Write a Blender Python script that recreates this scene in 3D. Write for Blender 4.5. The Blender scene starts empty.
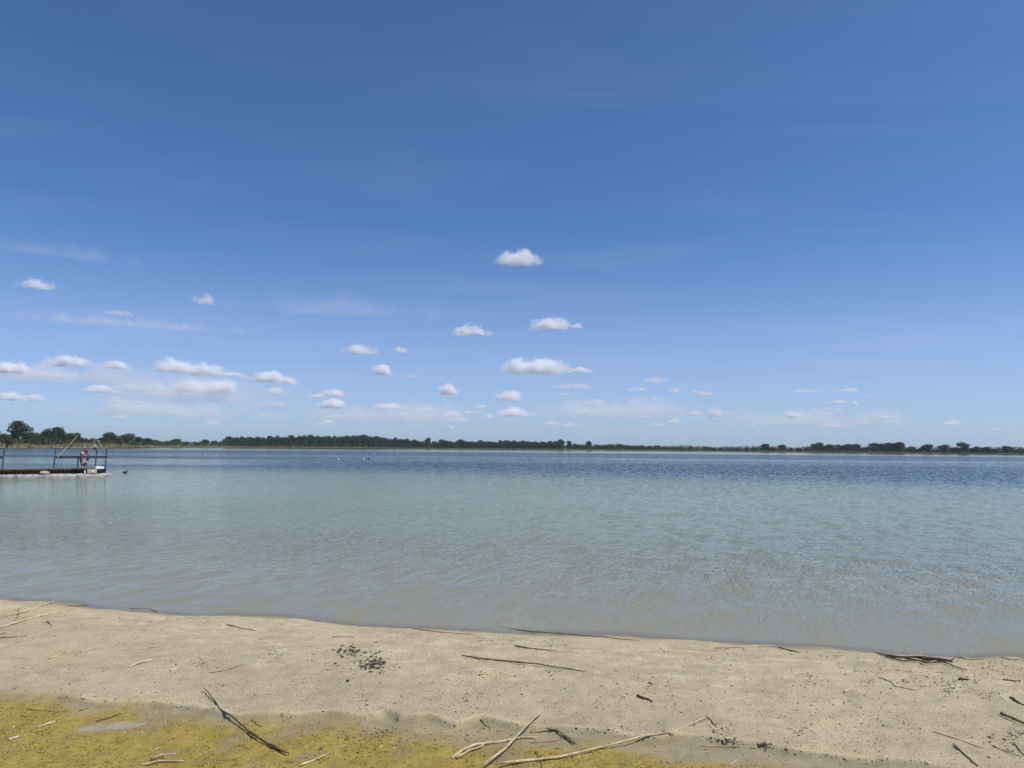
import bpy, bmesh, math, random
import numpy as np
from mathutils import Vector, Matrix

random.seed(7)
rng = np.random.default_rng(7)
S = bpy.context.scene
COL = S.collection

# ------------------------------------------------------------------ camera
H = 1.65                     # eye height over the lake
FPX = 768.0                  # focal length in pixels (27 mm on a 36 mm frame)
PITCH = math.atan((447.75 - 384) / FPX)
ROLL = math.atan(0.0085)
F = np.array([0, math.cos(PITCH), math.sin(PITCH)])
R0 = np.array([1.0, 0, 0])
U0 = np.array([0, -math.sin(PITCH), math.cos(PITCH)])
R = math.cos(ROLL) * R0 + math.sin(ROLL) * U0
U = -math.sin(ROLL) * R0 + math.cos(ROLL) * U0
C = np.array([0, 0, H])

cam_d = bpy.data.cameras.new('camera')
cam = bpy.data.objects.new('camera', cam_d)
COL.objects.link(cam)
cam_d.sensor_width = 36
cam_d.lens = 27
cam_d.clip_start = 0.05
cam_d.clip_end = 200000
cam.matrix_world = Matrix(((R[0], U[0], -F[0], C[0]), (R[1], U[1], -F[1], C[1]), (R[2], U[2], -F[2], C[2]), (0, 0, 0, 1)))
S.camera = cam


def ray(px, py):
    return F + R * (px - 512) / FPX + U * (384 - py) / FPX


def at_depth(px, py, D):
    d = ray(px, py)
    return C + d * (D / d[1])


def at_z(px, py, z=0.0):
    d = ray(px, py)
    return C + d * ((z - H) / d[2])


def hor(px):                 # horizon row at a column
    return 446.8 + (px - 400) * 0.0085


# ------------------------------------------------------------------ numeric noise
class Noise:
    def __init__(self, seed, n=256):
        r = np.random.default_rng(seed)
        self.g = r.random((n, n))
        self.n = n

    def __call__(self, x, y):
        x = np.asarray(x, float); y = np.asarray(y, float)
        xi = np.floor(x).astype(int); yi = np.floor(y).astype(int)
        fx = x - xi; fy = y - yi
        fx = fx * fx * (3 - 2 * fx); fy = fy * fy * (3 - 2 * fy)
        n = self.n; g = self.g
        a = g[xi % n, yi % n]; b = g[(xi + 1) % n, yi % n]
        c = g[xi % n, (yi + 1) % n]; d = g[(xi + 1) % n, (yi + 1) % n]
        return (a * (1 - fx) + b * fx) * (1 - fy) + (c * (1 - fx) + d * fx) * fy

    def fbm(self, x, y, o=4):
        t = 0; a = 0.5; s = 0
        x = np.asarray(x, float); y = np.asarray(y, float)
        for k in range(o):
            t = t + a * self(x + 17.3 * k, y - 9.1 * k); s += a; a *= 0.5
            x = x * 2.03; y = y * 2.03
        return t / s


N1, N2, N3, N4 = Noise(1), Noise(2), Noise(3), Noise(4)


def sstep(a, b, v):
    t = np.clip((v - a) / (b - a), 0, 1)
    return t * t * (3 - 2 * t)


# ------------------------------------------------------------------ shore lines
SH_PX = [(-60, 596), (0, 600), (70, 606), (150, 611), (256, 617), (400, 626), (512, 632), (640, 640), (770, 647), (900, 652), (1024, 656), (1090, 658)]
sh = np.array([at_z(a, b) for a, b in SH_PX])
sh = sh[np.argsort(sh[:, 0])]
SHX = np.concatenate([[-400, -60, -20], sh[:, 0], [9, 30, 400]])
SHY = np.concatenate([[60, 18, 11.2], sh[:, 1], [5.6, 2.5, -40]])


def shore_y(x):
    return np.interp(x, SHX, SHY)


LEDGE_PX = [(-80, 698), (0, 701), (60, 701), (95, 710), (150, 708), (195, 712), (235, 722), (290, 720), (330, 717), (365, 723), (388, 715), (400, 724), (430, 723), (455, 731), (480, 724), (520, 731), (560, 734), (640, 741), (700, 744), (800, 756), (900, 768), (1040, 790)]
lg = np.array([at_z(a, b, 0.12) for a, b in LEDGE_PX]); lg = lg[np.argsort(lg[:, 0])]
ALG_PX = [(-80, 703), (0, 705), (95, 716), (195, 724), (235, 733), (330, 734), (400, 741), (460, 748), (520, 750), (600, 755), (680, 764), (760, 778), (1040, 800)]
al = np.array([at_z(a, b - 5, 0.1) for a, b in ALG_PX]); al = al[np.argsort(al[:, 0])]


def ledge_y(x):
    return np.interp(x, lg[:, 0], lg[:, 1])


def alg_y(x):
    return np.interp(x, al[:, 0], al[:, 1])


FAR_PX = [(-3000, 150), (-600, 170), (-200, 220), (0, 270), (60, 340), (110, 430), (200, 570), (230, 660), (400, 760), (520, 790), (690, 690), (850, 610), (1024, 540), (1300, 430), (3000, 300)]
FP = np.array(FAR_PX, float)


def far_d(px):
    return np.interp(px, FP[:, 0], FP[:, 1])


def far_y_at(x, y):
    yy = np.maximum(y, 1.0)
    px = 512 + FPX * x / yy
    return far_d(px)


def ground_z(x, y, fine=False):
    x = np.asarray(x, float); y = np.asarray(y, float)
    wob = (N1.fbm(x * 0.9 + 40, y * 0.9 + 40, 3) - 0.5) + 0.5 * (N2.fbm(x * 2.6, y * 2.6, 4) - 0.5)
    s = (shore_y(x) - y) * 0.97 + wob * 0.35            # + inland
    up = np.maximum(s, 0)
    z = 0.13 * (1 - np.exp(-(up / 0.55) ** 1.3)) + 0.012 * up
    z = z + 0.03 * np.exp(-((up - 1.0) / 0.6) ** 2) * sstep(0, .5, up)
    z = z + (N2.fbm(x * 1.7 + 11, y * 1.7 + 5, 3) - 0.5) * 0.02 * sstep(0.05, 1.0, s)
    lw = (N3.fbm(x * 3.1 + 9, y * 3.1, 3) - 0.5) * 0.07
    below = ledge_y(x) + lw - y
    z = z - 0.03 * sstep(0.0, 0.045, below) - 0.02 * sstep(0, 1.5, below)
    dn = np.maximum(-s, 0)
    bed = 0.055 * dn * np.exp(-dn / 16) + 0.7 * sstep(3, 18, dn) + 0.7 * sstep(18, 40, dn) + 4 * sstep(0, 1, (dn - 31 + 0.3 * np.clip(x, -4, 30)) / 36)
    bed = bed + np.where(dn > 0, (N2.fbm(x * .35, y * .35, 3) - .5) * .12 * sstep(.5, 4, dn), 0)
    z = z - bed
    fy = far_y_at(x, y)
    k = sstep(-25, 4, y - fy)
    z = np.where(y > 60, z * (1 - k) + k * (0.5 + 0.8 * sstep(0, 120, y - fy)), z)
    if fine:
        m = sstep(0.0, 0.3, s)
        z = z + m * ((N4.fbm(x * 9, y * 9, 3) - .5) * 0.018 + (N3.fbm(x * 4.3 + 7, y * 4.3, 3) - .5) * 0.028 * sstep(.3, .8, s) + (N1.fbm(x * 31, y * 31, 2) - .5) * 0.008)
        rip = np.sin((y * 0.95 + x * 0.3) * 26 + 5 * N3.fbm(x * 1.5, y * 1.5, 2)) * .007
        z = z + rip * sstep(0.3, 1.5, dn) * (1 - sstep(12, 20, dn))
    return z


def at_ground(px, py):
    d = ray(px, py)
    z = 0.12
    for _ in range(14):
        p = C + d * ((z - H) / d[2])
        z = 0.5 * z + 0.5 * float(ground_z(p[0], p[1], True))
    return np.array([p[0], p[1], float(ground_z(p[0], p[1], True))])


# ------------------------------------------------------------------ node helpers
def new_mat(name):
    m = bpy.data.materials.new(name)
    m.use_nodes = True
    nt = m.node_tree
    nt.nodes.clear()
    out = nt.nodes.new('ShaderNodeOutputMaterial')
    return m, nt, out


class G:
    """tiny node graph writer"""
    def __init__(self, nt):
        self.nt = nt

    def n(self, t, **kw):
        nd = self.nt.nodes.new(t)
        for k, v in kw.items():
            setattr(nd, k, v)
        return nd

    def link(self, a, b):
        self.nt.links.new(a, b)

    def put(self, sock, v):
        if hasattr(v, 'is_output'):
            self.link(v, sock)
        elif isinstance(v, (tuple, list)):
            sock.default_value = (*v, 1.0) if (len(v) == 3 and sock.type == 'RGBA') else v
        else:
            sock.default_value = v

    def math(self, op, a, b=0.0, c=None, clamp=False):
        nd = self.n('ShaderNodeMath', operation=op, use_clamp=clamp)
        self.put(nd.inputs[0], a); self.put(nd.inputs[1], b)
        if c is not None: self.put(nd.inputs[2], c)
        return nd.outputs[0]

    def vmath(self, op, a, b=None, scale=None):
        nd = self.n('ShaderNodeVectorMath', operation=op)
        self.put(nd.inputs[0], a)
        if b is not None: self.put(nd.inputs[1], b)
        if scale is not None: self.put(nd.inputs['Scale'], scale)
        return nd.outputs[0]

    def mix(self, f, a, b, blend='MIX'):
        nd = self.n('ShaderNodeMix', data_type='RGBA', blend_type=blend)
        self.put(nd.inputs[0], f); self.put(nd.inputs[6], a); self.put(nd.inputs[7], b)
        return nd.outputs[2]

    def noise(self, vec, scale, detail=3, rough=0.55, dist=0.0, out=0):
        nd = self.n('ShaderNodeTexNoise')
        self.put(nd.inputs['Vector'], vec)
        nd.inputs['Scale'].default_value = scale
        nd.inputs['Detail'].default_value = detail
        nd.inputs['Roughness'].default_value = rough
        nd.inputs['Distortion'].default_value = dist
        return nd.outputs[out]

    def ramp(self, f, stops):
        nd = self.n('ShaderNodeValToRGB')
        self.put(nd.inputs[0], f)
        cr = nd.color_ramp
        while len(cr.elements) < len(stops): cr.elements.new(0.5)
        for e, (p, c) in zip(cr.elements, stops):
            e.position = p
            e.color = (*c, 1) if len(c) == 3 else c
        return nd.outputs[0]

    def mapr(self, v, a, b, c=0.0, d=1.0, smooth=True):
        nd = self.n('ShaderNodeMapRange', interpolation_type='SMOOTHSTEP' if smooth else 'LINEAR')
        self.put(nd.inputs[0], v)
        for i, q in enumerate((a, b, c, d)): self.put(nd.inputs[i + 1], q)
        return nd.outputs[0]

    def attr(self, name):
        nd = self.n('ShaderNodeAttribute', attribute_name=name)
        return nd.outputs['Fac']

    def pos(self):
        return self.n('ShaderNodeNewGeometry').outputs['Position']

    def scalev(self, v, s, rot=(0, 0, 0)):
        nd = self.n('ShaderNodeMapping')
        self.put(nd.inputs['Vector'], v)
        nd.inputs['Rotation'].default_value = rot
        nd.inputs['Scale'].default_value = s
        return nd.outputs[0]

    def bump(self, h, dist, strength=1.0, normal=None):
        nd = self.n('ShaderNodeBump')
        self.put(nd.inputs['Height'], h)
        nd.inputs['Distance'].default_value = dist
        self.put(nd.inputs['Strength'], strength)
        if normal is not None: self.link(normal, nd.inputs['Normal'])
        return nd.outputs[0]

    def principled(self, color, rough=0.8, spec=0.3, normal=None, metal=0.0):
        nd = self.n('ShaderNodeBsdfPrincipled')
        self.put(nd.inputs['Base Color'], color)
        self.put(nd.inputs['Roughness'], rough)
        self.put(nd.inputs['Specular IOR Level'], spec)
        self.put(nd.inputs['Metallic'], metal)
        if normal is not None: self.link(normal, nd.inputs['Normal'])
        return nd.outputs[0]


def simple_mat(name, col, rough=0.7, spec=0.3, var=0.25, scale=8.0, bump=0.0, metal=0.0, tone=False):
    """a worn, uneven surface of one colour"""
    m, nt, out = new_mat(name)
    g = G(nt)
    co = g.n('ShaderNodeTexCoord').outputs['Object']
    n = g.noise(co, scale, 5, 0.6)
    dark = tuple(c * (1 - var) for c in col); lite = tuple(min(1, c * (1 + var)) for c in col)
    c = g.mix(g.mapr(n, 0.3, 0.7), dark, lite)
    if tone:
        c = g.mix(1.0, c, g.mix(g.attr('tone'), (0.55, 0.55, 0.55), (1.4, 1.4, 1.4)), 'MULTIPLY')
    nrm = g.bump(n, bump) if bump else None
    g.link(g.principled(c, rough, spec, nrm, metal), out.inputs[0])
    return m


# ------------------------------------------------------------------ materials
def mat_ground():
    m, nt, out = new_mat('sand_and_lakebed')
    g = G(nt)
    p = g.pos()
    wet = g.attr('wet'); ash = g.attr('ash'); mud = g.attr('mud'); algae = g.attr('algae'); deep = g.attr('deep'); land = g.attr('land'); lit_lip = g.attr('lit_lip')
    big = g.noise(p, 0.9, 4, 0.6)
    mid = g.noise(g.scalev(p, (0.75, 1.5, 1)), 4.5, 6, 0.7)
    fine = g.noise(p, 75.0, 4, 0.75)
    grain = g.noise(p, 260.0, 2, 0.7)
    c = g.mix(g.mapr(big, 0.3, 0.7), (0.415, 0.35, 0.215), (0.515, 0.435, 0.27))
    c = g.mix(g.math('MULTIPLY', g.mapr(mid, 0.42, 0.72), 0.4), c, (0.60, 0.515, 0.32))
    c = g.mix(g.math('MULTIPLY', g.mapr(mid, 0.52, 0.30), 0.55), c, (0.31, 0.255, 0.145))
    c = g.mix(g.math('MULTIPLY', ash, g.mapr(g.noise(g.scalev(p, (3.5, 9, 1), (0, 0, .2)), 1.0, 5, 0.65), 0.45, 0.75)), c, (0.66, 0.58, 0.40))
    c = g.mix(g.math('MULTIPLY', g.mapr(fine, 0.50, 0.66), 0.8), c, (0.22, 0.17, 0.105))
    speck = g.noise(p, 140.0, 3, 0.8)
    c = g.mix(g.math('MULTIPLY', g.mapr(speck, 0.54, 0.66), 0.6), c, (0.74, 0.64, 0.44))
    c = g.mix(g.math('MULTIPLY', g.mapr(speck, 0.44, 0.34), 0.6), c, (0.24, 0.19, 0.12))
    c = g.mix(g.math('MULTIPLY', g.mapr(grain, 0.52, 0.7), 0.4), c, (0.72, 0.62, 0.42))
    # damp strip next to the water, and everything below it
    c = g.mix(g.math('MULTIPLY', wet, 0.9), c, g.mix(0.6, c, (0.17, 0.135, 0.085)))
    c = g.mix(lit_lip, c, (0.60, 0.51, 0.30))  # sunlit edge of the ledge, put into the sand colour as a pale line
    # damp grey mud of the hollow, and the mat of algae on it
    cm = g.mix(g.mapr(mid, 0.3, 0.7), (0.275, 0.232, 0.125), (0.37, 0.315, 0.185))
    c = g.mix(g.math('MULTIPLY', mud, 0.85), c, cm)
    a1 = g.noise(p, 11.0, 6, 0.7)
    a2 = g.noise(p, 3.0, 4, 0.6)
    ca = g.ramp(a1, [(0.22, (0.19, 0.13, 0.035)), (0.42, (0.33, 0.235, 0.055)), (0.58, (0.40, 0.295, 0.065)), (0.8, (0.47, 0.38, 0.14))])
    ca = g.mix(g.mapr(a2, 0.50, 0.68), ca, g.mix(a1, (0.25, 0.18, 0.085), (0.40, 0.31, 0.16)))
    c = g.mix(g.math('MULTIPLY', algae, g.mapr(a1, 0.15, 0.42)), c, ca)
    c = g.mix(g.math('MULTIPLY', g.attr('silt'), g.mapr(mid, 0.2, 0.6, 0.35, 0.8)), c, g.mix(mid, (0.33, 0.295, 0.22), (0.44, 0.40, 0.31)))
    # lake bed and far land
    cb = g.mix(g.mapr(mid, 0.3, 0.7), (0.34, 0.31, 0.23), (0.45, 0.415, 0.31))
    c = g.mix(g.attr('bed'), c, cb)
    c = g.mix(deep, c, (0.05, 0.07, 0.06))
    cl = g.mix(g.noise(p, 0.06, 3), (0.10, 0.11, 0.04), (0.24, 0.21, 0.12))
    c = g.mix(land, c, cl)
    h = g.math('ADD', g.math('MULTIPLY', mid, 0.3), g.math('ADD', g.math('MULTIPLY', fine, 0.5), g.math('MULTIPLY', grain, 0.2)))
    nrm = g.bump(h, 0.022, 0.75)
    rough = g.mapr(g.math('MAXIMUM', wet, mud), 0, 1, 0.95, 0.6)
    g.link(g.principled(c, rough, 0.15, nrm), out.inputs[0])
    return m


def mat_water():
    m, nt, out = new_mat('lake_water')
    g = G(nt)
    p = g.pos()
    calm = g.attr('calm'); depth = g.attr('depth'); dist = g.attr('offshore')
    def stretched(deg, sx, sy):      # crests run along one direction of the lake
        return g.scalev(g.scalev(p, (1, 1, 1), (0, 0, math.radians(deg))), (sx, sy, 1))
    nA = g.noise(stretched(32, 12.0, 4.2), 1.0, 2.0, 0.5, 0.5)
    nB = g.noise(stretched(44, 4.6, 1.9), 1.0, 2, 0.5, 0.5)
    nC = g.noise(stretched(30, 1.3, 0.8), 1.0, 2, 0.5, 0.4)
    nD = g.noise(stretched(-12, 24.0, 9.0), 1.0, 1, 0.5, 0.3)
    ridge = g.math('ABSOLUTE', g.math('SUBTRACT', nA, 0.5))
    h = g.math('ADD', g.math('MULTIPLY', nB, 0.032), g.math('ADD', g.math('MULTIPLY', nC, 0.035), g.math('ADD', g.math('MULTIPLY', nA, 0.027), g.math('MULTIPLY', nD, 0.003))))
    hb = g.math('ADD', g.math('MULTIPLY', g.math('SUBTRACT', 0.5, ridge), 0.19), g.math('ADD', g.math('MULTIPLY', nB, 0.10), g.math('MULTIPLY', nC, 0.08)))
    amp = g.mapr(dist, 0.0, 5.0, 0.12, 0.72)
    rough_w = g.math('SUBTRACT', 1.0, calm)
    amp = g.math('MULTIPLY', amp, g.math('MULTIPLY_ADD', rough_w, 0.95, 0.05))
    nb = g.bump(h, 1.0, amp)
    # facets too small for a pixel: slope taken straight from noise, leaning to the beach the wind waves run on to
    sl = g.noise(stretched(20, 2.6, 0.9), 1.0, 2.5, 0.55, 0.0, 1)
    sl = g.vmath('SUBTRACT', sl, (0.5, 0.5, 0.5))
    sl = g.vmath('MULTIPLY', g.vmath('ABSOLUTE', sl), (0.0, -1.0, 0.0))
    far_amp = g.math('MULTIPLY', g.mapr(dist, 1, 60, 0.6, 1.75), g.math('MULTIPLY_ADD', rough_w, 0.92, 0.08))
    sl = g.vmath('SCALE', sl, scale=far_amp)
    nrm = g.vmath('NORMALIZE', g.vmath('ADD', nb, sl))
    fr = g.n('ShaderNodeFresnel'); fr.inputs['IOR'].default_value = 1.333
    g.link(nrm, fr.inputs['Normal'])
    gl = g.n('ShaderNodeBsdfGlossy'); gl.inputs['Color'].default_value = (0.96, 0.93, 0.82, 1); gl.inputs['Roughness'].default_value = 0.06
    g.link(nrm, gl.inputs['Normal'])
    body = g.ramp(g.math('DIVIDE', depth, 5.0), [(0.0, (0.275, 0.255, 0.18)), (0.05, (0.25, 0.247, 0.17)), (0.12, (0.255, 0.27, 0.175)), (0.20, (0.265, 0.305, 0.20)), (0.30, (0.215, 0.26, 0.175)), (0.40, (0.13, 0.18, 0.14)), (0.55, (0.065, 0.115, 0.12)), (0.9, (0.022, 0.046, 0.072))])
    df = g.n('ShaderNodeBsdfDiffuse'); g.link(body, df.inputs['Color'])
    g.link(g.bump(hb, 1.0, g.math('MULTIPLY', amp, 1.0)), df.inputs['Normal'])
    tr = g.n('ShaderNodeBsdfTransparent'); tr.inputs['Color'].default_value = (0.95, 0.97, 0.96, 1)
    mx = g.n('ShaderNodeMixShader')
    g.put(mx.inputs[0], g.mapr(depth, -0.012, 0.012, 0.0, 1.0))
    g.link(tr.outputs[0], mx.inputs[1]); g.link(df.outputs[0], mx.inputs[2])
    m2 = g.n('ShaderNodeMixShader')
    g.link(fr.outputs[0], m2.inputs[0]); g.link(mx.outputs[0], m2.inputs[1]); g.link(gl.outputs[0], m2.inputs[2])
    g.link(m2.outputs[0], out.inputs[0])
    return m


def mat_leaf(name, a, b):
    m, nt, out = new_mat(name)
    g = G(nt)
    t = g.attr('tone')
    oi = g.n('ShaderNodeObjectInfo').outputs['Random']
    c = g.mix(t, a, b)
    c = g.mix(1.0, c, g.mix(oi, (0.8, 0.85, 0.8), (1.2, 1.12, 1.1)), 'MULTIPLY')
    d = g.n('ShaderNodeBsdfDiffuse'); g.link(c, d.inputs[0])
    tl = g.n('ShaderNodeBsdfTranslucent'); g.link(c, tl.inputs[0])
    mx = g.n('ShaderNodeMixShader'); mx.inputs[0].default_value = 0.25
    g.link(d.outputs[0], mx.inputs[1]); g.link(tl.outputs[0], mx.inputs[2])
    g.link(mx.outputs[0], out.inputs[0])
    return m


def mat_tone(name, stops, rough=0.9, spec=0.1):
    m, nt, out = new_mat(name)
    g = G(nt)
    c = g.ramp(g.attr('tone'), stops)
    g.link(g.principled(c, rough, spec), out.inputs[0])
    return m


def mat_wood(name, a, b, scale=30.0):
    m, nt, out = new_mat(name)
    g = G(nt)
    p = g.pos()
    n = g.noise(g.scalev(p, (1, 1, 1)), scale, 5, 0.65)
    n2 = g.noise(p, scale * 6, 3, 0.6)
    c = g.mix(g.mapr(n, 0.3, 0.7), a, b)
    c = g.mix(g.math('MULTIPLY', g.mapr(n2, 0.55, 0.75), 0.5), c, tuple(v * 0.4 for v in a))
    g.link(g.principled(c, 0.85, 0.15, g.bump(n2, 0.004, 0.6)), out.inputs[0])
    return m


def mat_cloud():
    m, nt, out = new_mat('cloud_vapour')
    g = G(nt)
    oi = g.n('ShaderNodeObjectInfo')
    sep = g.n('ShaderNodeSeparateColor'); g.link(oi.outputs['Color'], sep.inputs[0])
    inv, seed, den = sep.outputs[0], sep.outputs[1], sep.outputs[2]
    q = g.n('ShaderNodeTexCoord').outputs['Object']
    v = g.vmath('SCALE', g.vmath('SUBTRACT', g.pos(), oi.outputs['Location']), scale=inv)
    off = g.n('ShaderNodeCombineXYZ'); g.link(g.math('MULTIPLY', seed, 91.0), off.inputs[0]); g.link(g.math('MULTIPLY', seed, 37.0), off.inputs[1])
    v = g.vmath('ADD', v, off.outputs[0])
    n = g.noise(v, 2.2, 6, 0.68)
    n2 = g.noise(v, 0.9, 3, 0.5)
    ln = g.n('ShaderNodeVectorMath', operation='LENGTH'); g.link(g.vmath('ADD', q, (0, 0, 0.25)), ln.inputs[0])
    env = g.math('SUBTRACT', 0.75, ln.outputs['Value'])
    t = g.math('ADD', g.math('MULTIPLY_ADD', env, 0.42, n), g.math('MULTIPLY', g.math('SUBTRACT', n2, 0.5), 0.7))
    k = g.mapr(t, 0.44, 0.80)
    d = g.math('MULTIPLY', g.math('MULTIPLY', k, den), g.math('MULTIPLY', inv, 15.0))
    vs = g.n('ShaderNodeVolumePrincipled')
    vs.inputs['Color'].default_value = (0.990, 0.993, 0.998, 1)
    vs.inputs['Anisotropy'].default_value = 0.0
    g.link(d, vs.inputs['Density'])
    g.link(vs.outputs[0], out.inputs['Volume'])
    return m


M = dict(
    ground=mat_ground(), water=mat_water(), cloud=mat_cloud(),
    leaf=mat_leaf('tree_foliage', (0.030, 0.053, 0.026), (0.098, 0.134, 0.058)),
    leaf_pale=mat_leaf('pale_tree_foliage', (0.035, 0.060, 0.020), (0.095, 0.125, 0.045)),
    bark=mat_wood('tree_bark', (0.06, 0.045, 0.03), (0.12, 0.09, 0.06), 2.0),
    reed=mat_tone('reed_stems', [(0, (0.15, 0.13, 0.06)), (0.5, (0.30, 0.25, 0.14)), (1, (0.42, 0.36, 0.22))]),
    dark_wood=mat_wood('dark_damp_wood', (0.08, 0.058, 0.035), (0.20, 0.145, 0.09)),
    brown_wood=mat_wood('brown_weathered_wood', (0.15, 0.105, 0.058), (0.31, 0.23, 0.13)),
    pale_wood=mat_wood('pale_bleached_wood', (0.36, 0.28, 0.15), (0.62, 0.52, 0.34), 18),
    straw=mat_wood('dry_reed_straw', (0.40, 0.30, 0.15), (0.66, 0.54, 0.32), 14),
    white_chip=mat_wood('bleached_white_chip', (0.42, 0.35, 0.23), (0.68, 0.60, 0.46), 25),
    char=simple_mat('charcoal', (0.085, 0.074, 0.063), 0.95, 0.15, 0.7, 60),
    crumbs=mat_tone('beach_crumbs', [(0, (0.055, 0.042, 0.03)), (0.55, (0.13, 0.10, 0.062)), (0.75, (0.22, 0.17, 0.10)), (0.86, (0.42, 0.35, 0.22)), (1, (0.60, 0.53, 0.39))]),
    algae=mat_tone('algae_blades', [(0, (0.15, 0.10, 0.035)), (0.3, (0.26, 0.185, 0.045)), (0.55, (0.35, 0.26, 0.05)), (0.8, (0.44, 0.345, 0.075)), (1, (0.58, 0.50, 0.26))]),
    ash=simple_mat('pale_dried_silt', (0.36, 0.33, 0.27), 0.9, 0.1, 0.25, 12, 0.01),
    deck=simple_mat('grey_deck_boards', (0.17, 0.14, 0.12), 0.8, 0.2, 0.35, 4),
    slat=simple_mat('red_brown_slats', (0.032, 0.02, 0.015), 0.8, 0.2, 0.4, 6),
    float=simple_mat('grey_white_float', (0.34, 0.335, 0.325), 0.7, 0.2, 0.4, 5),
    rail=simple_mat('dark_grey_rail_paint', (0.035, 0.042, 0.06), 0.5, 0.4, 0.3, 5),
    railtop=simple_mat('light_grey_rail_cap', (0.30, 0.32, 0.35), 0.5, 0.4, 0.2, 5),
    red=simple_mat('faded_red_plastic', (0.16, 0.02, 0.03), 0.6, 0.4, 0.3, 6),
    white=simple_mat('white_plastic', (0.78, 0.77, 0.75), 0.5, 0.4, 0.1, 6),
    dullwhite=simple_mat('dull_weathered_white', (0.42, 0.38, 0.37), 0.6, 0.3, 0.3, 6),
    teal=simple_mat('teal_rope', (0.03, 0.16, 0.15), 0.7, 0.2, 0.3, 10),
    black=simple_mat('black_plastic', (0.012, 0.012, 0.014), 0.5, 0.4, 0.3, 6),
    beige=simple_mat('beige_panel', (0.46, 0.38, 0.29), 0.7, 0.2, 0.25, 6),
    pink=simple_mat('pale_pink_cloth', (0.50, 0.37, 0.32), 0.9, 0.1, 0.35, 7, 0.02),
    metal=simple_mat('dull_pale_metal', (0.5, 0.48, 0.40), 0.45, 0.5, 0.2, 8),
    feather=simple_mat('dark_feathers', (0.02, 0.02, 0.022), 0.8, 0.2, 0.4, 30),
    beak=simple_mat('white_beak', (0.7, 0.68, 0.62), 0.6, 0.3, 0.1, 30),
    darkfloat=simple_mat('dark_float_plastic', (0.02, 0.022, 0.03), 0.5, 0.4, 0.3, 6),
)


# ------------------------------------------------------------------ object helpers
def tag(o, label=None, cat=None, group=None, kind=None):
    if label: o['label'] = label
    if cat: o['category'] = cat
    if group: o['group'] = group
    if kind: o['kind'] = kind
    return o


def mesh_obj(name, verts, faces, mat, parent=None, smooth=False, tone=None):
    me = bpy.data.meshes.new(name)
    me.from_pydata([tuple(map(float, v)) for v in verts], [], [tuple(map(int, f)) for f in faces])
    if mat is not None: me.materials.append(mat)
    if tone is not None:
        a = me.attributes.new('tone', 'FLOAT', 'FACE')
        a.data.foreach_set('value', np.asarray(tone, np.float32))
    if smooth:
        me.polygons.foreach_set('use_smooth', [True] * len(me.polygons))
    me.update()
    o = bpy.data.objects.new(name, me)
    COL.objects.link(o)
    if parent is not None: o.parent = parent
    return o


def empty(name, loc, rz=0.0):
    o = bpy.data.objects.new(name, None)
    o.empty_display_size = 0.2
    COL.objects.link(o)
    o.location = tuple(map(float, loc)); o.rotation_euler = (0, 0, rz)
    return o


def quick_grid(name, X, Y, Z, attrs, mat):
    ny, nx = X.shape
    me = bpy.data.meshes.new(name)
    co = np.stack([X, Y, Z], -1).reshape(-1, 3).astype(np.float32)
    idx = np.arange(nx * ny).reshape(ny, nx)
    f = np.stack([idx[:-1, :-1], idx[:-1, 1:], idx[1:, 1:], idx[1:, :-1]], -1).reshape(-1, 4)
    me.vertices.add(len(co)); me.vertices.foreach_set('co', co.ravel())
    me.loops.add(f.size); me.loops.foreach_set('vertex_index', f.ravel().astype(np.int32))
    me.polygons.add(len(f))
    me.polygons.foreach_set('loop_start', np.arange(0, f.size, 4, dtype=np.int32))
    me.polygons.foreach_set('use_smooth', np.ones(len(f), bool))
    for k, v in attrs.items():
        a = me.attributes.new(k, 'FLOAT', 'POINT')
        a.data.foreach_set('value', np.asarray(v, np.float32).ravel())
    me.materials.append(mat)
    me.update(); me.validate()
    o = bpy.data.objects.new(name, me); COL.objects.link(o)
    return o


def tube_data(pts, radii, n=7, cap=True, v0=0):
    pts = [np.asarray(p, float) for p in pts]
    V, Fc = [], []
    prev = None
    for i, p in enumerate(pts):
        t = pts[min(i + 1, len(pts) - 1)] - pts[max(i - 1, 0)]
        t = t / (np.linalg.norm(t) + 1e-9)
        ref = np.array([0, 0, 1.0]) if abs(t[2]) < 0.9 else np.array([1.0, 0, 0])
        a = np.cross(t, ref); a /= np.linalg.norm(a)
        b = np.cross(a, t)
        for k in range(n):
            th = 2 * math.pi * k / n
            V.append(p + radii[i] * (math.cos(th) * a + math.sin(th) * b))
    for i in range(len(pts) - 1):
        for k in range(n):
            q = i * n + k; r = i * n + (k + 1) % n
            Fc.append((v0 + q, v0 + r, v0 + r + n, v0 + q + n))
    if cap:
        Fc.append(tuple(v0 + k for k in range(n))[::-1])
        Fc.append(tuple(v0 + (len(pts) - 1) * n + k for k in range(n)))
    return V, Fc


def join(parts):
    V, Fc = [], []
    for v, f in parts:
        o = len(V)
        V += list(v); Fc += [tuple(i + o for i in q) for q in f]
    return V, Fc


def box_data(x0, x1, y0, y1, z0, z1):
    V = [(x, y, z) for z in (z0, z1) for y in (y0, y1) for x in (x0, x1)]
    Fc = [(0, 2, 3, 1), (4, 5, 7, 6), (0, 1, 5, 4), (2, 6, 7, 3), (0, 4, 6, 2), (1, 3, 7, 5)]
    return V, Fc


def bev(o, w=0.01, seg=2):
    b = o.modifiers.new('soft edge', 'BEVEL'); b.width = w; b.segments = seg; b.limit_method = 'ANGLE'
    return o


# ------------------------------------------------------------------ ground
def axis(fine0, fine1, step, lo, hi, grow):
    a = list(np.arange(fine0, fine1 + 1e-6, step))
    s = step
    while a[-1] < hi: s *= grow; a.append(a[-1] + s)
    s = step
    while a[0] > lo: s *= grow; a.insert(0, a[0] - s)
    return np.array(a)


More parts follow.
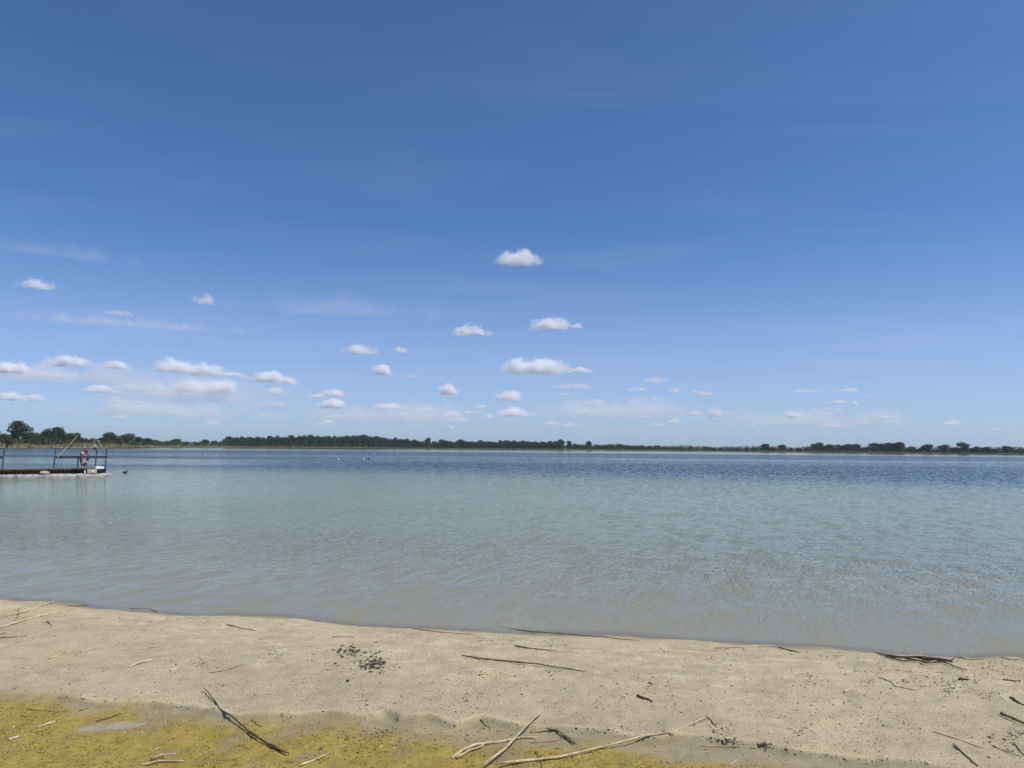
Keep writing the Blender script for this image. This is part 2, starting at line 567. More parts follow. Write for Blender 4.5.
gx = axis(-6.4, 5.6, 0.02, -1500, 1500, 1.13)
gy = axis(3.2, 9.0, 0.018, -150, 1400, 1.07)
GX, GY = np.meshgrid(gx, gy)
GZ = ground_z(GX, GY, True)
sgn = (shore_y(GX) - GY) * 0.97 + ((N1.fbm(GX * 0.9 + 40, GY * 0.9 + 40, 3) - 0.5) + 0.5 * (N2.fbm(GX * 2.6, GY * 2.6, 4) - 0.5)) * 0.35
isl = (GY > far_y_at(GX, GY)) & (GY > 60)
bel = ledge_y(GX) + (N3.fbm(GX * 3.1 + 9, GY * 3.1, 3) - 0.5) * 0.07 - GY
balg = alg_y(GX) + (N3.fbm(GX * 4.1 + 3, GY * 4.1, 4) - 0.5) * 0.30 - GY
wet = (1 - sstep(0.05, 0.32, sgn + (N2.fbm(GX * 2, GY * 2, 2) - .5) * .2)) * (sgn > -5)
ash = sstep(0.35, 0.8, sgn) * (1 - sstep(1.5, 2.3, sgn)) * sstep(0.38, 0.62, N4.fbm(GX * 0.8, GY * 1.6, 3))
for a_, b_, ra, rb in [(300, 640, .55, .35), (350, 655, .45, .35), (390, 648, .5, .25), (250, 645, .5, .3), (455, 640, .6, .2), (860, 672, .5, .25), (950, 690, .6, .35), (720, 668, .6, .2)]:
    q_ = at_z(a_, b_, 0.13)
    ash = np.maximum(ash, np.exp(-((GX - q_[0]) / ra) ** 2 - ((GY - q_[1]) / rb) ** 2))
lit_lip = sstep(-0.035, -0.005, bel) * (1 - sstep(0.0, 0.02, bel)) * sstep(0.3, 0.6, N2.fbm(GX * 5, GY * 5, 3)) * 0.8
pc = at_z(108, 739.5, 0.07); pe = at_z(144, 736.5, 0.07); pd = at_z(108, 736, 0.07)
e1 = (pe - pc)[:2]; n1_ = np.linalg.norm(e1); e1 = e1 / n1_; e2 = np.array([-e1[1], e1[0]]); n2_ = abs(np.dot((pd - pc)[:2], e2))
su = ((GX - pc[0]) * e1[0] + (GY - pc[1]) * e1[1]) / n1_; sv = ((GX - pc[0]) * e2[0] + (GY - pc[1]) * e2[1]) / n2_
silt = 1 - sstep(0.75, 1.05, np.sqrt(su ** 2 + sv ** 2) + (N2.fbm(GX * 9, GY * 9, 3) - .5) * 0.9)
ground = quick_grid('ground', GX, GY, GZ, dict(
    wet=wet, ash=ash, lit_lip=lit_lip, silt=silt,
    mud=sstep(-0.01, 0.03, bel),
    algae=sstep(-0.06, 0.22, balg),
    bed=sstep(-0.05, -0.4, sgn) if False else 1 - sstep(-0.5, -0.02, sgn),
    deep=1 - sstep(-70, -38, sgn),
    land=isl.astype(float)), M['ground'])
ground['kind'] = 'structure'

# ------------------------------------------------------------------ lake
tt = np.concatenate([np.linspace(-6, -1.2, 30)[:-1], np.linspace(-1.2, 1.2, 200), np.linspace(1.2, 6, 30)[1:]])
yy = np.concatenate([np.linspace(0.5, 4, 6)[:-1], np.geomspace(4, 1000, 700)])
TX, WY = np.meshgrid(tt, yy)
WX = TX * WY
off = (WY - shore_y(WX)) * 0.97
wz = ground_z(WX, WY)
depth = np.clip(-wz, 0, 5)
pxw = 512 + FPX * TX
lD = np.log(np.maximum(WY, 1))


def band(y0, y1, soft=0.10, wave=0.25, seed=0.0):
    """a calm streak between two distances from the beach, wandering across the lake"""
    n = (N1.fbm(WX * 0.008 + seed, seed * 3 + WY * 0.002, 4) - 0.5) * wave
    n2 = (N2.fbm(WX * 0.03 + seed, WY * 0.03, 3) - 0.5) * wave * 0.5
    l = lD + n + n2
    a, b = math.log(y0), math.log(y1)
    return sstep(a - soft, a + soft, l) * (1 - sstep(b - soft, b + soft, l))


calm = 1.0 * band(262, 5000, 0.06, 0.12, 1)
calm = np.maximum(calm, 0.45 * band(112, 140, 0.05, 0.12, 5))
calm = np.maximum(calm, 0.93 * band(113, 121, 0.025, 0.04, 5) * sstep(530, 640, pxw))
calm = np.maximum(calm, 0.42 * band(80, 106, 0.06, 0.2, 7) * sstep(150, 420, pxw))
calm = np.maximum(calm, 0.75 * band(63, 92, 0.06, 0.2, 12) * (1 - sstep(180, 420, pxw)))
calm = np.maximum(calm, 0.55 * band(22, 49, 0.2, 0.4, 21) * (1 - sstep(120, 420, pxw)))
calm = np.maximum(calm, 0.3 * sstep(0.5, 0.75, N3.fbm(WX * 0.02, WY * 0.12, 3)) * (WY > 15))
water = quick_grid('lake_water', WX, WY, np.zeros_like(WX), dict(calm=calm, depth=depth, offshore=np.clip(off, 0, 500)), M['water'])
water['kind'] = 'structure'


# ------------------------------------------------------------------ trees
def leaf_cloud(lumps, per, size, seed, squash=1.0):
    r = np.random.default_rng(seed)
    V, Fc, T = [], [], []
    for (cx, cy, cz, rad) in lumps:
        n = int(per * (rad ** 1.6))
        d = r.normal(size=(n, 3)); d /= np.linalg.norm(d, axis=1)[:, None]
        rr = rad * (0.55 + 0.5 * r.random(n) ** 0.6)
        P = np.array([cx, cy, cz]) + d * rr[:, None] * np.array([1, 1, squash])
        base_t = r.random() * 0.5
        for p, dd in zip(P, d):
            nrm = dd * 0.9 + r.normal(size=3) * 0.55 + np.array([0, 0, 0.25]); nrm /= np.linalg.norm(nrm)
            a = np.cross(nrm, r.normal(size=3)); a /= np.linalg.norm(a) + 1e-9
            b = np.cross(nrm, a)
            s = size * (0.6 + 0.8 * r.random())
            k = len(V)
            V += [p + a * s, p + b * s * 0.7, p - a * s, p - b * s * 0.7]
            Fc.append((k, k + 1, k + 2, k + 3))
            T.append(min(1, base_t + 0.5 * r.random()))
    return V, Fc, T


def tree_proto(kind, seed):
    """unit trees of about 10 m"""
    r = np.random.default_rng(seed)
    lumps = []
    if kind == 'round':
        n, w, z0, z1 = 24, 3.6, 2.6, 8.6
    elif kind == 'tall':
        n, w, z0, z1 = 22, 2.6, 2.2, 9.0
    elif kind == 'open':
        n, w, z0, z1 = 30, 4.2, 3.0, 8.8
    else:                    # low and bushy
        n, w, z0, z1 = 22, 4.4, 1.2, 8.4
    for i in range(n):
        u = r.random()
        z = z0 + (z1 - z0) * u
        env = math.sin(math.pi * min(1, 0.22 + 0.72 * u)) ** 0.7
        ang = r.random() * 2 * math.pi
        rr = w * env * math.sqrt(r.random()) * 0.85
        lumps.append((math.cos(ang) * rr, math.sin(ang) * rr, z, 1.0 + 1.0 * r.random()))
    lumps.append((0, 0, z1 - 0.2, 1.2)); lumps.append((0.4, 0, (z0 + z1) / 2, 1.8))
    cv = leaf_cloud(lumps, 46 if kind != 'open' else 40, 0.30, seed + 100, 0.85)
    parts = [tube_data([(0, 0, -0.3), (0.05, 0, 1.5), (-0.05, 0.08, 3.5), (0.1, 0, 6.5)], [0.34, 0.26, 0.2, 0.07], 8)]
    for i in range(7):
        l = lumps[i * 3]
        z = 1.8 + 0.5 * i
        parts.append(tube_data([(0, 0, z), (l[0] * .5, l[1] * .5, (z + l[2]) / 2 - .2), (l[0], l[1], l[2])], [0.13, 0.09, 0.03], 5))
    tv = join(parts)
    top = max(v[2] for v in cv[0])
    return cv, tv, top, w


PROTO = {}
for kind in ('round', 'tall', 'open', 'bushy'):
    for q in range(3):
        cv, tv, top, w = tree_proto(kind, hash((kind.__len__(), q)) % 1000 + 31 * q + len(kind) * 7)
        cm = bpy.data.meshes.new('crown'); cm.from_pydata([tuple(v) for v in cv[0]], [], cv[1])
        a = cm.attributes.new('tone', 'FLOAT', 'FACE'); a.data.foreach_set('value', np.array(cv[2], np.float32))
        cm.materials.append(M['leaf'])
        tm = bpy.data.meshes.new('trunk'); tm.from_pydata([tuple(v) for v in tv[0]], [], tv[1]); tm.materials.append(M['bark'])
        PROTO[(kind, q)] = (cm, tm, top, w)


def tree(px, ytop, wpx, kind, back, label, group):
    D = float(far_d(px)) + back
    p = at_depth(px, ytop, D)
    gz = float(ground_z(p[0], D))
    hgt = p[2] - gz
    if 100 < px < 225 or px > 690: wpx *= 1.3
    cm, tm, top, w = PROTO[(kind, random.randrange(3))]
    t = empty('broadleaf_tree', (p[0], D, gz), random.random() * 6.28)
    sz = hgt / top
    sx = (wpx * D / FPX) / (2 * w * 0.98)
    sx = min(max(sx, 0.45 * sz), 2.2 * sz)
    t.scale = (sx, sx, sz)
    tag(t, label, 'tree', group)
    for nm, me in (('crown', cm), ('trunk', tm)):
        o = bpy.data.objects.new(nm, me); COL.objects.link(o); o.parent = t
    return t


GL = 'trees along the left shore'
for args in [
    (-5, 426, 13, 'round', 8, 'tree cut by the left edge of the photo, on the left shore', GL),
    (4, 433, 16, 'bushy', 6, 'low bushy tree on the left side of the tallest left shore tree', GL),
    (19.5, 420.3, 23, 'open', 10, 'tallest round crowned tree on the left shore, sky gaps in its crown', GL),
    (33, 432, 16, 'bushy', 14, 'dark bushy tree close on the right of the tallest left shore tree', GL),
    (41, 433, 12, 'bushy', 10, 'low tree in the dip between the two highest left shore crowns', GL),
    (48, 428.5, 15, 'round', 14, 'left one of the twin crowns seen over the jetty opening', GL),
    (56, 426.5, 14, 'tall', 16, 'pointed right one of the twin crowns over the jetty opening', GL),
    (63, 431, 13, 'round', 14, 'rounded tree sloping down to the right of the twin crowns', GL),
    (71, 432.5, 12, 'round', 12, 'tree behind the middle of the pale leaning pole', GL),
    (78, 432.3, 9, 'tall', 14, 'narrow tree right behind the upper tip of the pale leaning pole', GL),
    (86, 438, 12, 'bushy', 14, 'low dark tree in the gap behind the lifebuoy', GL),
    (94, 437.5, 12, 'bushy', 18, 'low dark tree behind the thin upright rod', GL),
    (103, 436.5, 12, 'round', 18, 'middling tree behind the right end of the jetty railing', GL),
    (111, 431.8, 14, 'round', 16, 'rounded high crown just right of the jetty end', GL),
    (119, 436, 11, 'bushy', 20, 'low tree between the two rounded crowns beyond the jetty end', GL),
    (128, 433, 14, 'round', 18, 'second rounded high crown to the right of the jetty end, over the dark water bird', GL),
    (138, 436.3, 12, 'bushy', 18, 'lower tree just right of the two rounded crowns', GL),
    (148, 437.5, 12, 'round', 20, 'small tree halfway down the slope of the left tree line', GL),
    (157, 439.5, 10, 'bushy', 24, 'tree at the lower end of the left tree line slope', GL),
    (166, 440.5, 10, 'bushy', 24, 'lowest small tree of the left tree line dip', GL),
    (176, 438.3, 11, 'round', 26, 'single small rounded tree right of the tree line dip', GL),
    (186, 441.3, 10, 'bushy', 24, 'low scrubby tree before the gap left of the far wood', GL),
    (196, 441.5, 9, 'bushy', 26, 'lowest scrubby tree in the gap left of the far wood', GL),
    (205, 439.2, 11, 'round', 26, 'rounded small tree in the gap left of the far wood', GL),
    (214, 440.3, 10, 'round', 26, 'last small tree before the dark far wood', GL),
    (221, 441, 9, 'bushy', 30, 'small tree touching the left end of the dark far wood', GL),
]:
    tree(*args)

GW = 'trees of the dark far wood'
wood = [(226, 438), (230, 436.8), (236, 436.2), (243, 435.8), (250, 436), (257, 436.4), (264, 436.6), (271, 436), (278, 435.6), (285, 436), (292, 435.5), (299, 434.8), (305, 434.4), (311, 434.5), (317, 435), (323, 435.3), (329, 435.8), (335, 436), (341, 435.4), (347, 435.2), (353, 435), (359, 434.8), (365, 435), (371, 435.2), (377, 435.8), (383, 437.2), (389, 437.8), (395, 438), (401, 438), (407, 439)]
for i, (px, yt) in enumerate(wood):
    tree(px, yt + random.uniform(-.9, .7), random.uniform(7, 12), ('round', 'tall', 'bushy')[i % 3], 26, 'closely packed dark tree in the far wood across the lake, left of centre', GW)
    tree(px + 3.2, yt + 1.4, 9, ('bushy', 'round', 'tall')[i % 3], 14, 'closely packed dark tree in the far wood across the lake, left of centre', GW)

GC = 'low trees across the middle of the lake'
mid = [(414, 438.6), (421, 440.6), (435, 441), (443, 439.2), (451, 440.6), (459, 438.4), (466, 440), (473, 440.6), (480, 440), (487, 440.4), (494, 440.6), (501, 439.8), (508, 439.6), (515, 440), (522, 440.2), (529, 440), (536, 440.6), (543, 440.8), (550, 441.2), (556, 441.4), (575, 443), (582, 444.4), (597, 445), (604, 444.8), (611, 445), (626, 444.8), (633, 445), (641, 445.2), (649, 445.8), (657, 446), (665, 446.4), (673, 447), (681, 447.6)]
for i, (px, yt) in enumerate(mid):
    tree(px, yt + random.uniform(-.8, .8), random.uniform(7, 12), ('round', 'bushy', 'bushy')[i % 3], 18, 'small tree in the low even tree line across the middle of the lake', GC)
    tree(px + 3.6, yt + 1.2, 10, 'bushy', 8, 'small tree in the low even tree line across the middle of the lake', GC)
for args in [
    (428, 437.4, 9, 'round', 14, 'rounded tree standing above the low line right of the dark wood', GC),
    (561, 438.6, 9, 'round', 12, 'taller rounded tree above the low line, right of the large low cloud', GC),
    (569, 440.5, 7, 'round', 14, 'smaller rounded tree at the right foot of the taller rounded one', GC),
    (589, 440.8, 7, 'round', 10, 'lone small round tree in the gap of the low line, right of centre', GC),
    (620, 443.6, 9, 'round', 12, 'slightly higher clump tree midway along the fading low line', GC),
]:
    tree(*args)

GR = 'trees along the right shore'
fill = [(689, 448.2), (697, 448), (713, 447.4), (721, 447), (729, 447.8), (737, 448), (746, 447.4), (755, 447.6), (773, 447), (791, 447.6), (799, 447.4), (807, 447.4)]
for i, (px, yt) in enumerate(fill):
    tree(px, yt, 10, 'bushy', 12, 'low scrubby tree in the thin line right of centre on the far shore', GR)
for args in [
    (706, 446.3, 8, 'round', 12, 'small rounded tree first to stand out right of the low gap', GR),
    (765, 443.4, 9, 'round', 10, 'left one of two small round trees standing above the thin right shore scrub', GR),
    (782, 444.2, 8, 'round', 10, 'right one of two small round trees standing above the thin right shore scrub', GR),
    (815, 443.4, 9, 'round', 12, 'left end tree of the right shore clump', GR),
    (820, 442.2, 10, 'tall', 14, 'high pointed tree near the left end of the right shore clump', GR),
    (829, 443.8, 10, 'round', 14, 'third tree from the left in the right shore clump', GR),
    (838, 444.2, 10, 'bushy', 12, 'lower middle tree of the right shore clump', GR),
    (847, 443.6, 10, 'round', 14, 'rounded middle tree of the right shore clump', GR),
    (856, 443.6, 9, 'round', 12, 'right end tree of the long right shore clump', GR),
    (864, 447, 8, 'bushy', 12, 'small bush tree in the gap between the right shore clumps', GR),
    (873, 442.4, 11, 'round', 10, 'round tree at the left of the second right shore clump', GR),
    (881, 443.2, 9, 'round', 14, 'tree between the round left and middle crowns of the second clump', GR),
    (888, 442.4, 11, 'round', 10, 'broad middle crown of the second right shore clump', GR),
    (894, 442.8, 9, 'round', 14, 'rear tree of the second right shore clump', GR),
    (900, 441.8, 9, 'tall', 10, 'highest tree at the right of the second right shore clump', GR),
    (911, 446, 9, 'bushy', 10, 'low rounded tree just right of the second right shore clump', GR),
    (927, 443.8, 11, 'round', 8, 'single round tree left of the wide low one on the right shore', GR),
    (944, 444.2, 13, 'bushy', 8, 'wide low crowned tree on the right shore', GR),
    (953, 447, 8, 'bushy', 8, 'bush tree between the wide low tree and the tall round one', GR),
    (963, 441.6, 11, 'round', 6, 'tall round tree standing out near the right edge of the far shore', GR),
    (976, 446.2, 10, 'bushy', 8, 'bushy tree right of the tall round right shore tree', GR),
    (986, 446.4, 10, 'round', 8, 'low rounded tree between the tall round tree and the last one', GR),
    (996, 448.5, 10, 'bushy', 8, 'low scrub tree left of the last round tree on the right shore', GR),
    (1007, 445.6, 9, 'round', 8, 'last round tree near the right edge on the far shore', GR),
    (1019, 448.4, 10, 'bushy', 8, 'low scrub tree at the right edge on the far shore', GR),
]:
    tree(*args)

# scrub between the trees, and the reed belt in front of it
lumps = []
for px in np.arange(-60, 1090, 2.1):
    D = float(far_d(px)) + 5 + 7 * random.random()
    x = (px - 512) / FPX * D
    prof = float(np.interp(px, [0, 100, 225, 240, 400, 440, 560, 640, 700, 1024], [4.8, 4.8, 6.2, 6.2, 6.4, 6.8, 6.0, 5.2, 4.6, 5.0]))
    h = prof * (0.55 + 0.7 * float(N1.fbm(px * 0.06, 3.3, 3))) * (1.15 if px < 120 else 1)
    lumps.append((x, D, 0.2 + h * 0.32, max(0.9, h * 0.5)))
    if px > 220:
        lumps.append((x + random.uniform(-1, 1), D + 6, 0.3 + h * 0.6, max(0.9, h * 0.5)))
V, Fc, T = leaf_cloud(lumps, 16, 0.42, 77, 0.9)
scrub = mesh_obj('shore_scrub', V, Fc, M['leaf_pale'], tone=T)
tag(scrub, 'continuous low green scrub at the foot of the far trees', 'scrub', kind='stuff')

V, Fc, T = [], [], []
for px in np.concatenate([np.arange(-60, 240, 0.05), np.arange(240, 1090, 0.09)]):
    D = float(far_d(px)) - 1.5 + random.random() * (6 if px < 240 else 4)
    x = (px - 512) / FPX * D + random.uniform(-.2, .2)
    hh = (1.75 if px < 130 else 1.15 if px < 240 else 0.95 if px < 700 else 0.8) * random.uniform(0.6, 1.1) * (0.6 + 0.8 * float(N2(px * 0.05, 1.5)))
    w = random.uniform(0.06, 0.14) * (1 if px < 240 else 1.8)
    a = random.uniform(0, 3.14)
    ca, sa = math.cos(a) * w, math.sin(a) * w
    lx, ly = random.uniform(-.25, .25), random.uniform(-.25, .25)
    z0 = float(ground_z(x, D)) - 0.1
    k = len(V)
    V += [(x - ca, D - sa, z0), (x + ca, D + sa, z0), (x + lx + ca * .3, D + ly + sa * .3, max(z0, 0) + hh), (x + lx - ca * .3, D + ly - sa * .3, max(z0, 0) + hh)]
    Fc.append((k, k + 1, k + 2, k + 3))
    T.append(random.random() * (0.75 if px > 130 else 1.0))
reeds = mesh_obj('reed_belt', V, Fc, M['reed'], tone=T)
tag(reeds, 'dry beige reed belt standing along the far waterline', 'reeds', kind='stuff')


# ------------------------------------------------------------------ jetty
P0 = at_z(0, 478.7); P1 = at_z(112, 476.6)
ax = P1 - P0; ax[2] = 0; L01 = np.linalg.norm(ax); ax /= L01
perp = np.array([-ax[1], ax[0], 0])          # away from the viewer
J_RZ = math.atan2(ax[1], ax[0])


def along(px):
    """how far along the jetty's near edge a column of the photo meets it, from its end"""
    d = ray(px, 470)
    # solve C.xy + s d.xy = P1.xy + u ax.xy
    A = np.array([[d[0], -ax[0]], [d[1], -ax[1]]])
    b = (P1 - C)[:2]
    s, u = np.linalg.solve(A, b)
    return u


jet = empty('floating_jetty', P1, J_RZ)
tag(jet, 'floating jetty with dark railings on a grey white float, at the left edge', 'jetty')
JL = -9.0
uE = along(107)
v, f = join([box_data(JL + i * 0.14, JL + i * 0.14 + 0.13, 0.05, 1.95, 0.405, 0.435) for i in range(int((uE - JL) / 0.14))])
mesh_obj('deck', v, f, M['deck'], jet)
parts = [box_data(JL, uE, 0.06, 0.11, 0.335, 0.40), box_data(JL, uE, 1.88, 1.94, 0.335, 0.40), box_data(JL, uE, 0.17, 0.19, 0.10, 0.334)]  # last box: added dark sheet standing in for the shade under the deck
u = JL
while u < uE - 0.12:
    parts.append(box_data(u, u + 0.07, 0.062, 0.165, 0.16, 0.334))
    u += 0.17
v, f = join(parts)
mesh_obj('slats_and_shade_backing', v, f, M['slat'], jet)
for y0 in (-0.08, 1.5):
    n = 10
    pts = []
    prof = [(math.cos(t), math.sin(t)) for t in np.linspace(0, 2 * math.pi, 17)[:-1]]
    V, Fc = [], []
    st = [(JL, 1), (-0.3, 1), (-0.10, 0.93), (-0.02, 0.75), (0.0, 0.5)]
    for (uu, sc) in st:
        for (c_, s_) in prof:
            cy = math.copysign(abs(c_) ** 0.6, c_) * 0.28 * sc; cz = math.copysign(abs(s_) ** 0.6, s_) * 0.145 * sc
            V.append((uu, y0 + 0.28 + cy, 0.045 + cz))
    for i in range(len(st) - 1):
        for k in range(16):
            a = i * 16 + k; b = i * 16 + (k + 1) % 16
            Fc.append((a, b, b + 16, a + 16))
    Fc.append(tuple(range(16))[::-1]); Fc.append(tuple(range((len(st) - 1) * 16, len(st) * 16)))
    mesh_obj('float', V, Fc, M['float'], jet, smooth=True)
RH = 1.0
DZ = 0.435
YR = 0.09


def post(px, h=RH, lean=0.0, r=0.03, y=YR):
    u = along(px)
    v, f = tube_data([(u, y, DZ - 0.05), (u + lean, y, DZ + h)], [r, r], 6)
    return mesh_obj('rail_post', v, f, M['rail'], jet)


post(2.6, 1.0, 0.03); post(54.2, 1.0, 0.03); post(78, 0.62, 0, 0.032); post(87, 0.55, 0, 0.016); post(95.6, 1.0, 0.03); post(105.6, 1.0, 0.03)
post(-40, 1.0, 0.0)
for (a, b) in ((JL + 0.2, along(3.2)), (along(54.6), along(107.3))):
    v, f = tube_data([(a, YR, DZ + RH), (b, YR, DZ + RH)], [0.042, 0.042], 6)
    mesh_obj('top_rail', v, f, M['rail'], jet)
    v, f = box_data(a - 0.05, b, YR - 0.05, YR - 0.025, DZ + 0.50, DZ + 0.63)
    m_ = mesh_obj('mid_rail', v, f, M['rail'], jet)
    v, f = box_data(a - 0.05, b, YR - 0.052, YR - 0.01, DZ + 0.633, DZ + 0.65)
    mesh_obj('rail_cap', v, f, M['railtop'], m_)


def jpt(px, y, z):
    return np.array(P1) + ax * along(px) + perp * y + np.array([0, 0, z])


# lifebuoy hanging on the railing
lb = empty('lifebuoy', jpt(83.4, -0.06, DZ + 0.15), J_RZ + math.radians(47))
tag(lb, 'faded red and white lifebuoy hung on the jetty railing', 'lifebuoy')
RM, rm = 0.325, 0.072


def torus_arc(a0, a1, R_, r_, n=14, m=10):
    V, Fc = [], []
    for i in range(n + 1):
        t = a0 + (a1 - a0) * i / n
        for k in range(m):
            s = 2 * math.pi * k / m
            rr = R_ + r_ * math.cos(s)
            V.append((rr * math.cos(t), r_ * 0.8 * math.sin(s), 0.38 + rr * math.sin(t)))
    for i in range(n):
        for k in range(m):
            a = i * m + k; b = i * m + (k + 1) % m
            Fc.append((a, b, b + m, a + m))
    return V, Fc


v, f = torus_arc(0, 2 * math.pi, RM, rm, 40, 12)
mesh_obj('ring', v, f, M['red'], lb, True)
for q in range(4):
    c = math.pi / 4 + q * math.pi / 2
    v, f = torus_arc(c - 0.13, c + 0.13, RM, rm + 0.004, 8, 12)
    mesh_obj('band', v, f, M['dullwhite'], lb, True)
v, f = tube_data([((RM + rm + 0.02 + .015 * math.sin(8 * t)) * math.cos(t), 0, 0.38 + (RM + rm + 0.02 + .015 * math.sin(8 * t)) * math.sin(t)) for t in np.linspace(0, 2 * math.pi, 33)], [0.013] * 33, 5)
mesh_obj('grab_rope', v, f, M['black'], lb)
v, f = tube_data([(-0.20, 0.03, 0.52), (-0.215, 0.03, 0.40), (-0.20, 0.03, 0.25)], [0.03, 0.035, 0.03], 6)
mesh_obj('rope_coil', v, f, M['teal'], lb)

# pale pole leaning out over the railing
a = jpt(56.5, -0.06, DZ + 0.56); b_ = at_depth(78.5, 434.6, a[1] + 0.55)
v, f = tube_data([a, a * .5 + b_ * .5 + np.array([0, 0, -0.02]), b_], [0.022, 0.019, 0.014], 6)
o = mesh_obj('wooden_pole', v, f, M['pale_wood'])
tag(o, 'pale pole leaning up to the right from the jetty railing', 'pole')
# thin rods at the end of the railing
a = jpt(94.2, 0.03, DZ + RH - .02); b_ = at_depth(91.6, 425.5, a[1])
rod = empty('upright_rod', a)
tag(rod, 'thin pale upright rod above the right end of the jetty railing', 'rod')
v, f = tube_data([a - a, (a + b_) / 2 - a + np.array([.02, 0, 0]), b_ - a], [0.012, 0.009, 0.006], 5)
mesh_obj('shaft', v, f, M['metal'], rod)
V, Fc = [], []
for i, (zz, rr) in enumerate([(0.0, 0.03), (0.03, 0.06), (0.09, 0.06), (0.13, 0.035), (0.15, 0.012)]):
    for k in range(8): V.append((rr * math.cos(k * math.pi / 4), rr * math.sin(k * math.pi / 4), zz + 0.06))
for i in range(4):
    for k in range(8): Fc.append((i * 8 + k, i * 8 + (k + 1) % 8, i * 8 + 8 + (k + 1) % 8, i * 8 + 8 + k))
Fc += [tuple(range(8))[::-1], tuple(range(32, 40))]
mesh_obj('collar', V, Fc, M['beige'], rod, True)
v, f = box_data(-0.03, 0.03, -0.03, 0.03, -0.07, 0.05)
mesh_obj('clamp', v, f, M['red'], rod)
a = at_depth(101, 446.2, jpt(100, 0.05, 0)[1]); b_ = at_depth(96.3, 437, a[1])
a2 = jpt(102, 0.08, DZ + RH)
v, f = tube_data([a2, a, b_], [0.012, 0.011, 0.008], 5)
o = mesh_obj('slanted_rod', v, f, M['metal'])
tag(o, 'short pale rod slanting left above the jetty end post', 'rod')

# things on the float and deck
bx = empty('lidded_box', jpt(99.2, -0.02, 0.19), J_RZ)
tag(bx, 'small black box with a white lid at the jetty end', 'box')
v, f = box_data(-0.15, 0.16, -0.03, 0.14, 0.0, 0.2); bev(mesh_obj('box_body', v, f, M['black'], bx), 0.02)
v, f = box_data(-0.2, 0.2, -0.06, 0.17, 0.203, 0.33); bev(mesh_obj('lid', v, f, M['white'], bx), 0.03)
v, f = tube_data([(0.14, 0.05, 0.32), (0.16, 0.05, 0.42), (0.19, 0.05, 0.44)], [0.025, 0.025, 0.02], 6); mesh_obj('handle', v, f, M['black'], bx)
cr = empty('beige_crate', jpt(92, -0.03, 0.19), J_RZ)
tag(cr, 'beige crate on the float beside the box with the white lid', 'crate')
v, f = box_data(-0.23, 0.21, -0.04, 0.07, 0, 0.2); bev(mesh_obj('side_panel', v, f, M['beige'], cr), 0.012)
v, f = box_data(-0.02, 0.05, -0.05, -0.041, 0.06, 0.17); mesh_obj('cover_plate', v, f, M['white'], cr)
bm = bmesh.new(); bmesh.ops.create_icosphere(bm, subdivisions=4, radius=1)
for vv in bm.verts:
    n = 0.75 + 0.5 * float(N1.fbm(vv.co.x * 1.6 + 5, vv.co.y * 1.6 + vv.co.z * 1.3 + 5, 4))
    vv.co = Vector((vv.co.x * 0.22 * n, vv.co.y * 0.08 * n, 0.07 + vv.co.z * 0.08 * n))
me = bpy.data.meshes.new('cloth_bundle'); bm.to_mesh(me); bm.free(); me.materials.append(M['pink'])
o = bpy.data.objects.new('cloth_bundle', me); COL.objects.link(o); o.location = tuple(jpt(44.5, -0.02, 0.185)); o.rotation_euler = (0, 0, J_RZ)
tag(o, 'pale pinkish bundle lying on the float against the slats', 'bundle')
v, f = join([tube_data([(0, 0, 0), (0, 0, 0.1)], [0.035, 0.03], 8), tube_data([(0, 0, 0.1), (0, 0, 0.14)], [0.05, 0.03], 8)])
o = mesh_obj('mooring_cleat', v, f, M['white']); o.location = tuple(jpt(84.8, -0.02, 0.185))
tag(o, 'tiny white mooring stub on the float left of the beige crate', 'cleat')


# ------------------------------------------------------------------ bird and floats
def lathe(prof, n=12):
    V, Fc = [], []
    for (r_, z) in prof:
        for k in range(n): V.append((r_ * math.cos(2 * math.pi * k / n), r_ * math.sin(2 * math.pi * k / n), z))
    for i in range(len(prof) - 1):
        for k in range(n): Fc.append((i * n + k, i * n + (k + 1) % n, (i + 1) * n + (k + 1) % n, (i + 1) * n + k))
    Fc += [tuple(range(n))[::-1], tuple(range((len(prof) - 1) * n, len(prof) * n))]
    return V, Fc


# coot: one continuous body with raised neck and head, short tail
wp = at_z(125, 473.2)
coot = empty('water_bird', wp, math.radians(-15))
tag(coot, 'small dark water bird swimming off the jetty end', 'bird')
rings = [(-0.17, 0.06, 0.006, 0.006), (-0.14, 0.055, 0.035, 0.02), (-0.09, 0.045, 0.07, 0.05), (-0.02, 0.04, 0.085, 0.065), (0.05, 0.045, 0.075, 0.06), (0.095, 0.075, 0.045, 0.05), (0.115, 0.12, 0.027, 0.03), (0.125, 0.155, 0.028, 0.03), (0.15, 0.175, 0.026, 0.028), (0.172, 0.172, 0.012, 0.013)]
V, Fc = [], []
for i, (x, z, ry, rz) in enumerate(rings):
    tl = 0 if i < 5 else min(1.0, (i - 4) * 0.3) if i < 8 else 0.4
    for k in range(12):
        t = 2 * math.pi * k / 12
        V.append((x - tl * rz * math.sin(t) * 0.9, ry * math.cos(t), z + rz * math.sin(t) * (1 - 0.4 * tl)))
for i in range(len(rings) - 1):
    for k in range(12): Fc.append((i * 12 + k, i * 12 + (k + 1) % 12, i * 12 + 12 + (k + 1) % 12, i * 12 + 12 + k))
Fc += [tuple(range(12))[::-1], tuple(range(len(rings) * 12 - 12, len(rings) * 12))]
mesh_obj('body', V, Fc, M['feather'], coot, True)
v, f = tube_data([(0.168, 0, 0.174), (0.185, 0, 0.169), (0.2, 0, 0.163)], [0.011, 0.008, 0.003], 6); mesh_obj('beak', v, f, M['beak'], coot)

